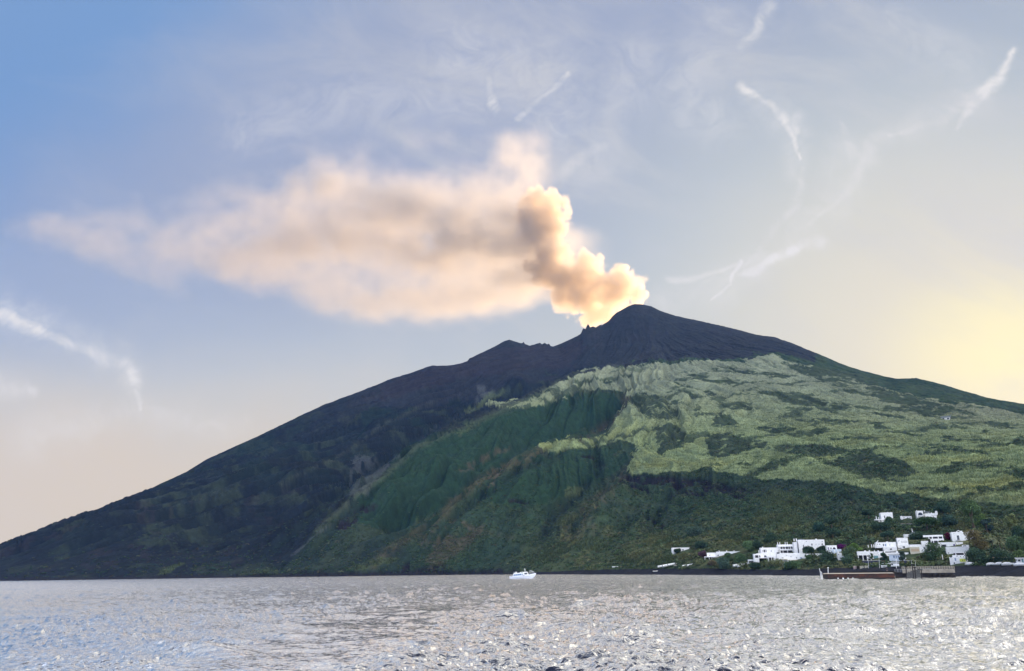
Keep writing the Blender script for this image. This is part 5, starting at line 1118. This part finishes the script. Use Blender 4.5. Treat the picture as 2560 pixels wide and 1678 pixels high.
post('white bollard post at the far left end of the pier deck', 'pole', 'post', 2070, 1420, 1430, 353, .14, BOATW, 0, None)
w_ = rp.loc(2049, 1422); lad = empty_at('boarding_ladder', rp.P+Vector((0, 0, 0)), 'white curved metal ladder hooked over the left tip of the pier', 'ladder', -rp.a)
(lx, lz), (lx2, lz2) = rp.loc(2048.5, 1421), rp.loc(2054, 1431); l_ = MB()
for y in (-.4, .2): l_.tube((lx, y, lz), (lx+.1, y, lz-1.2), .08).tube((lx+.1, y, lz-1.2), (lx2, y, lz2), .09).tube((lx2, y, lz2), (lx2, y, .1), .09).tube((lx+.1, y, lz-1.2), (lx+.3, y, .1), .09)
for k in range(5): l_.tube((lx+.25, -.4, .3+.45*k), (lx+.25, .2, .3+.45*k), .05); l_.box(lx+.2, lx2, -.1, .0, .4+.4*k, .5+.4*k)
l_.build('ladder_frame', BOATW, lad)
MOOR = plain('mooring_wood', (.025, .022, .022), .9, .3, 2)
for lb, px, yt, yb, dd_m, ln in (('dark leaning mooring pile nearest the rusty steel side', 2263, 1418.5, 1440, 353, 2.2), ('tallest dark mooring pile with a leaning brace by the jetty', 2283, 1413, 1440, 352, -2.5), ('dark mooring pile right of the tallest one', 2287, 1420, 1440, 353, 0), ('short dark mooring pile before the jetty piles', 2303, 1426, 1439, 356, 0)):
    post(lb, 'mooring_pile', 'mooring pile', px, yt, yb, dd_m, .24, MOOR, ln, 'mooring piles at the jetty', zb=0.0)
for k, (x, y) in enumerate(((2094.5, 1440.2), (2107, 1440.4), (2119.5, 1439.8), (2131.5, 1440))):
    q = at(x, y, 351.3); r_ = empty_at('buoy', Vector((q[0], q[1], .32)), 'one of four small white buoys floating along the dark pier foot', 'buoy', group='white buoys at the pier foot')
    b = bmesh.new(); bmesh.ops.create_icosphere(b, subdivisions=2, radius=.30+.06*(k == 1)); me = bpy.data.meshes.new('float'); b.to_mesh(me); b.free(); me.materials.append(BOATW); o = bpy.data.objects.new('float', me); COL.objects.link(o); o.parent = r_; MB().tube((0, 0, .25), (0, 0, .55), .08, .05).build('eye', BOATW, r_)
# crates and pallets on the quay
def crate(label, px, py, w, h, d, mt, slats=4, dist=402):
    q, _D = hit(px, py); a = math.atan2(q[0], q[1]); r_ = empty_at('crate', Vector((q[0], q[1], q[2]-.1)), label, 'crate', -a, group='crates stacked on the quay')
    for k in range(slats):
        z = h*k/slats; MB().box(-w/2, w/2, 0, d, z, z+h/slats*.62).build('slat', mt, r_)
    c_ = MB()
    for x in (-w/2+.06, 0, w/2-.18): c_.box(x, x+.12, .06, d-.06, .02, h-.05)
    c_.build('upright', MOOR, r_)
RED = plain('faded_red', (.32, .14, .11), .8, .2)
crate('white and red slatted crate stack at the left end of the quay', 2139, 1422.5, 2.0, 1.7, 1.6, plain('pale_red', (.62, .48, .45), .7, .2))
crate('dark brown crate second from the left on the quay', 2147, 1422, 1.9, 1.5, 1.5, MOOR); crate('cream crate third from the left on the quay', 2155, 1421.5, 2.0, 1.5, 1.5, CREAM); crate('pale wooden crate beside the thin lamp post', 2167, 1420.5, 1.9, 1.3, 1.4, CREAM); crate('wide white crate under the globe lamp post', 2211, 1420, 3.0, 1.3, 1.5, WHITE, 3)
# small white van
P, D = hit(2238, 1419.5); va = math.atan2(P.x, P.y); van = empty_at('small_van', P+Vector((0, 0, .05)), 'small white three-wheeled van parked on the quay facing left', 'van', -va)
MB().prism([(-1.9, .35), (2.0, .35), (2.0, 1.75), (-.6, 1.75), (-1.2, 1.65), (-1.75, 1.0)], -.7, .7).build('body', BOATW, van, bevel=.08); MB().prism([(-1.62, 1.02), (-.72, 1.02), (-.75, 1.58), (-1.18, 1.58)], -.73, -.705).build('window', GLASS, van); MB().box(-1.3, 1.9, -.72, -.702, .55, .65).build('stripe', BOATG, van)
for x, y in ((-1.35, 0), (1.3, -.62), (1.3, .62)):
    w = MB().tube((x, y-.1, .3), (x, y+.1, .3), .32, .32, 14).build('wheel', INK, van)
# beach bar canopy
P, D = hit(*c3(1720, 1195)); va = math.atan2(P.x, P.y); can = empty_at('beach_canopy', P, 'tan flat canopy on thin posts behind the covered boats', 'canopy', -va)
k_ = D*.14104/F_PX; Wc = 185*k_; hc = 80*k_
MB().box(-Wc/2, Wc/2, 0, 4, hc-.25, hc).build('roof', TAN, can)
for x in (-Wc/2+.15, 0, Wc/2-.15):
    for y in (.2, 3.8): MB().tube((x, y, -1), (x, y, hc-.25), .07).build('leg', WOOD, can)
MB().box(-Wc/2+.4, Wc/2-.4, 2.8, 3.2, 0, 1.0).build('counter', DARKR, can)

# people on the pier
def person(label, px, D, z, face, skin, top, legs, arms=(0.1, -0.1)):
    q = at(px, 1426, D); a = math.atan2(q[0], q[1]); b = bpy.data.meshes.new('person'); o = bpy.data.objects.new('person', b); COL.objects.link(o)
    J = {'pel': (0,0,.95,.15), 'wai': (0,0,1.12,.13), 'che': (0,.01,1.36,.16), 'nec': (0,0,1.50,.06), 'hd1': (0,-.01,1.58,.085), 'hd2': (0,-.01,1.68,.10), 'hd3': (0,0,1.75,.07),
         'lh': (-.10,0,.90,.10), 'lk': (-.12,-.03,.50,.065), 'la': (-.13,.02,.09,.045), 'lf': (-.14,-.14,.04,.04), 'rh': (.10,0,.90,.10), 'rk': (.13,.03,.50,.065), 'ra': (.15,.06,.09,.045), 'rf': (.16,-.10,.04,.04),
         'ls': (-.19,0,1.42,.06), 'le': (-.25,.03,1.14,.042), 'lw': (-.23,-.06,.90,.03), 'lm': (-.23,-.09,.80,.028), 'rs': (.19,0,1.42,.06), 're': (.25,.03,1.14,.042), 'rw': (.22,-.10,.92,.03), 'rm': (.21,-.14,.83,.028)}
    E_ = [('pel','wai'),('wai','che'),('che','nec'),('nec','hd1'),('hd1','hd2'),('hd2','hd3'),('pel','lh'),('lh','lk'),('lk','la'),('la','lf'),('pel','rh'),('rh','rk'),('rk','ra'),('ra','rf'),('che','ls'),('ls','le'),('le','lw'),('lw','lm'),('che','rs'),('rs','re'),('re','rw'),('rw','rm')]
    ks = list(J); b.from_pydata([J[k][:3] for k in ks], [(ks.index(u_), ks.index(v_)) for u_, v_ in E_], [])
    md = o.modifiers.new('skin', 'SKIN'); md.use_smooth_shade = True
    for i, k in enumerate(ks): b.skin_vertices[0].data[i].radius = (J[k][3],)*2
    b.skin_vertices[0].data[0].use_root = True; o.modifiers.new('sub', 'SUBSURF').levels = 2; o.modifiers['sub'].render_levels = 2
    mt, t, bb = principled('person_clothing', .85); tc = t.node('ShaderNodeTexCoord'); _x, _y, zz = t.sep(tc.outputs['Object']); ax = t.m('ABSOLUTE', _x)
    c_ = t.mix(t.m('GREATER_THAN', zz, .98), legs, top); c_ = t.mix(t.m('GREATER_THAN', zz, 1.50), c_, skin); c_ = t.mix(t.m('MULTIPLY', t.m('GREATER_THAN', ax, .19), t.m('LESS_THAN', zz, 1.15)), c_, skin); c_ = t.mix(t.m('LESS_THAN', zz, .09), c_, (.03,.03,.03)); t.l.new(c_, bb.inputs['Base Color']); b.materials.append(mt)
    o.location = (q[0], q[1], z); o.rotation_euler = (0, 0, -a+math.radians(face)); tag(o, label, 'person')
    h_ = MB(); bm_ = h_.b; bmesh.ops.create_icosphere(bm_, subdivisions=2, radius=.115)
    for v in bm_.verts: v.co = Vector((v.co.x*.95, v.co.y+.015, v.co.z*.8+1.74))
    h_.build('hair', plain('dark_hair', (.02,.015,.012), .7), o)
person('person in dark clothes standing alone on the pier deck', 2217.5, 361, 2.25, 20, (.42,.27,.19), (.04,.04,.055), (.10,.09,.085))
# ------------------------------------------------------------------ scrub and cane
rng = np.random.default_rng(11)
vis_in = (AZ > -0.66) & (AZ < 0.70) & (Z2 > 1.0) & (DD < D_SKY*1.02)
def pick(weight, n):
    w = (weight*vis_in).ravel(); cs = np.cumsum(w); r = rng.uniform(0, cs[-1], n); return np.searchsorted(cs, r)
def ground_at(idx, jit):
    i, j = np.unravel_index(idx, Z2.shape); rr_ = np.clip(i+rng.uniform(-.5, .5, len(i))*jit, 0, NR-2); cc_ = np.clip(j+rng.uniform(-.5, .5, len(j))*jit, 0, NC-2)
    d = np.interp(rr_, np.arange(NR), ds); a = np.interp(cc_, np.arange(NC), az); return np.stack([d*np.sin(a), d*np.cos(a), bil(Z2, rr_, cc_)], 1)
Af = A.reshape(-1, 3)
open_v = np.ones_like(Z2)                                  # keep the ground under and in front of houses open
for (ox, oy, rz, x0, x1, y0_, y1_) in CLEAR:
    sub = (np.abs(X-ox) < 60) & (np.abs(Y-oy) < 60); dx, dy = X-ox, Y-oy; lx = dx*math.cos(rz)+dy*math.sin(rz); ly = -dx*math.sin(rz)+dy*math.cos(rz)
    open_v[sub & (lx > x0-1.0) & (lx < x1+1.0) & (ly > y0_-17.0) & (ly < y1_+0.5)] = 0
# shrubs of the lower slopes
wsc = (1-cane)*(1-beach)*(1-bare)*(1-0.9*scree)*sst(1500, 900, DD)*(0.30+0.7*sst(-0.2, 0.35, n_m+0.5*n_a))*sst(1.5, 5, Z2)*(1-0.6*green)*open_v
idx_ = pick(wsc, 30000); G = ground_at(idx_, 1.0)
r = rng.uniform(0.8, 1.9, len(G))*(1+0.9*(rng.random(len(G)) < 0.10)); nl = 36
q = rng.normal(size=(len(G), nl, 3)); q /= np.linalg.norm(q, axis=2, keepdims=True); q *= rng.uniform(0.55, 1.0, (len(G), nl, 1)); q[..., 2] = np.abs(q[..., 2])*0.85
C = G[:, None]+q*r[:, None, None]*np.array([1.15, 1.15, 0.9]); Vq = cards(C.reshape(-1, 3), np.repeat(0.28+r*0.24, nl), rng)
tint = np.array([C3(0.060,0.105,0.050), C3(0.040,0.082,0.050), C3(0.090,0.110,0.055), C3(0.13,0.15,0.085), C3(0.050,0.075,0.065), C3(0.10,0.085,0.055)])[rng.choice(6, len(G), p=[.32,.27,.17,.06,.12,.06])]
colr = (0.62*tint+0.66*Af[idx_])*rng.uniform(0.75, 1.3, (len(G), 1)); colr = np.repeat(np.repeat(colr, nl, 0)*rng.uniform(0.75, 1.25, (len(G)*nl, 1)), 4, 0)
scrub_o = mesh_np('scrub', Vq, np.arange(len(Vq)).reshape(-1, 4), LEAF, smooth=False); color_attr(scrub_o, 'cover', colr.astype(np.float32)); tag(scrub_o, 'dense green scrub covering the lower slopes', 'scrub', kind='stuff')
# giant cane on the terraces and in the pale reed patches
wc = open_v*(cane*(0.35+0.9*sst(0.2, 0.9, terr))+reeds*1.3)*sst(2300, 1300, DD)
idx_ = pick(wc, 120000); G = ground_at(idx_, 1.0); hgt_ = rng.uniform(1.1, 2.4, len(G))*np.where(reeds.ravel()[idx_] > 0.3, 1.1, 1.0)
Vq = cards(G-np.array([0, 0, 0.3]), hgt_*0.42, rng, up=1.0, tall=2.4)
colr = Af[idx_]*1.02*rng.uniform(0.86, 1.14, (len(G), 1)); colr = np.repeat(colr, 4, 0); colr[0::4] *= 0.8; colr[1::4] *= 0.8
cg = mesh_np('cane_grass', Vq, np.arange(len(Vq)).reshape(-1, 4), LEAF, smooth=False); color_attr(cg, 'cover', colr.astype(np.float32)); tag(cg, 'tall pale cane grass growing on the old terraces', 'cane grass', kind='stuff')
# a thin fringe of bushes that stands along the ridges
wr = np.exp(-((DD/D_SKY-1.0)/0.012)**2)*sst(900, 700, PXs)*0.6 + np.exp(-((DD/D_SKY-1.0)/0.012)**2)*sst(1750, 2100, PXs)
idx_ = pick(wr, 2500); G = ground_at(idx_, 1.0); r = rng.uniform(0.8, 2.2, len(G)); nl = 14
q = rng.normal(size=(len(G), nl, 3)); q /= np.linalg.norm(q, axis=2, keepdims=True); q[..., 2] = np.abs(q[..., 2])
Vq = cards((G[:, None]+q*r[:, None, None]*0.9).reshape(-1, 3), np.repeat(r*0.8, nl), rng)
fr_o = mesh_np('ridge_scrub', Vq, np.arange(len(Vq)).reshape(-1, 4), LEAF, smooth=False); color_attr(fr_o, 'cover', np.tile(C3(0.035, 0.05, 0.035), (len(Vq), 1))); tag(fr_o, 'low bushes dotted along the skyline ridges', 'scrub', kind='stuff')

# ------------------------------------------------------------------ the air: thin blue haze in one closed box round everything
HAZE = 2.4e-5
bm = bmesh.new(); bmesh.ops.create_cube(bm, size=1.0)
for v in bm.verts: v.co = Vector((v.co.x*9000, v.co.y*9000, -31+(v.co.z+0.5)*2000))
me = bpy.data.meshes.new('haze'); bm.to_mesh(me); bm.free()
hz = bpy.data.objects.new('haze', me); COL.objects.link(hz); tag(hz, 'thin blue evening haze over sea and island', 'haze', kind='stuff')
hm = bpy.data.materials.new('haze'); hm.use_nodes = True; hm.node_tree.nodes.clear(); t = NT(hm.node_tree)
vo = t.node('ShaderNodeVolumePrincipled'); vo.inputs['Color'].default_value = (0.10, 0.32, 1.0, 1); vo.inputs['Density'].default_value = HAZE; vo.inputs['Anisotropy'].default_value = 0.0
oo = t.node('ShaderNodeOutputMaterial'); t.l.new(vo.outputs[0], oo.inputs['Volume']); me.materials.append(hm)
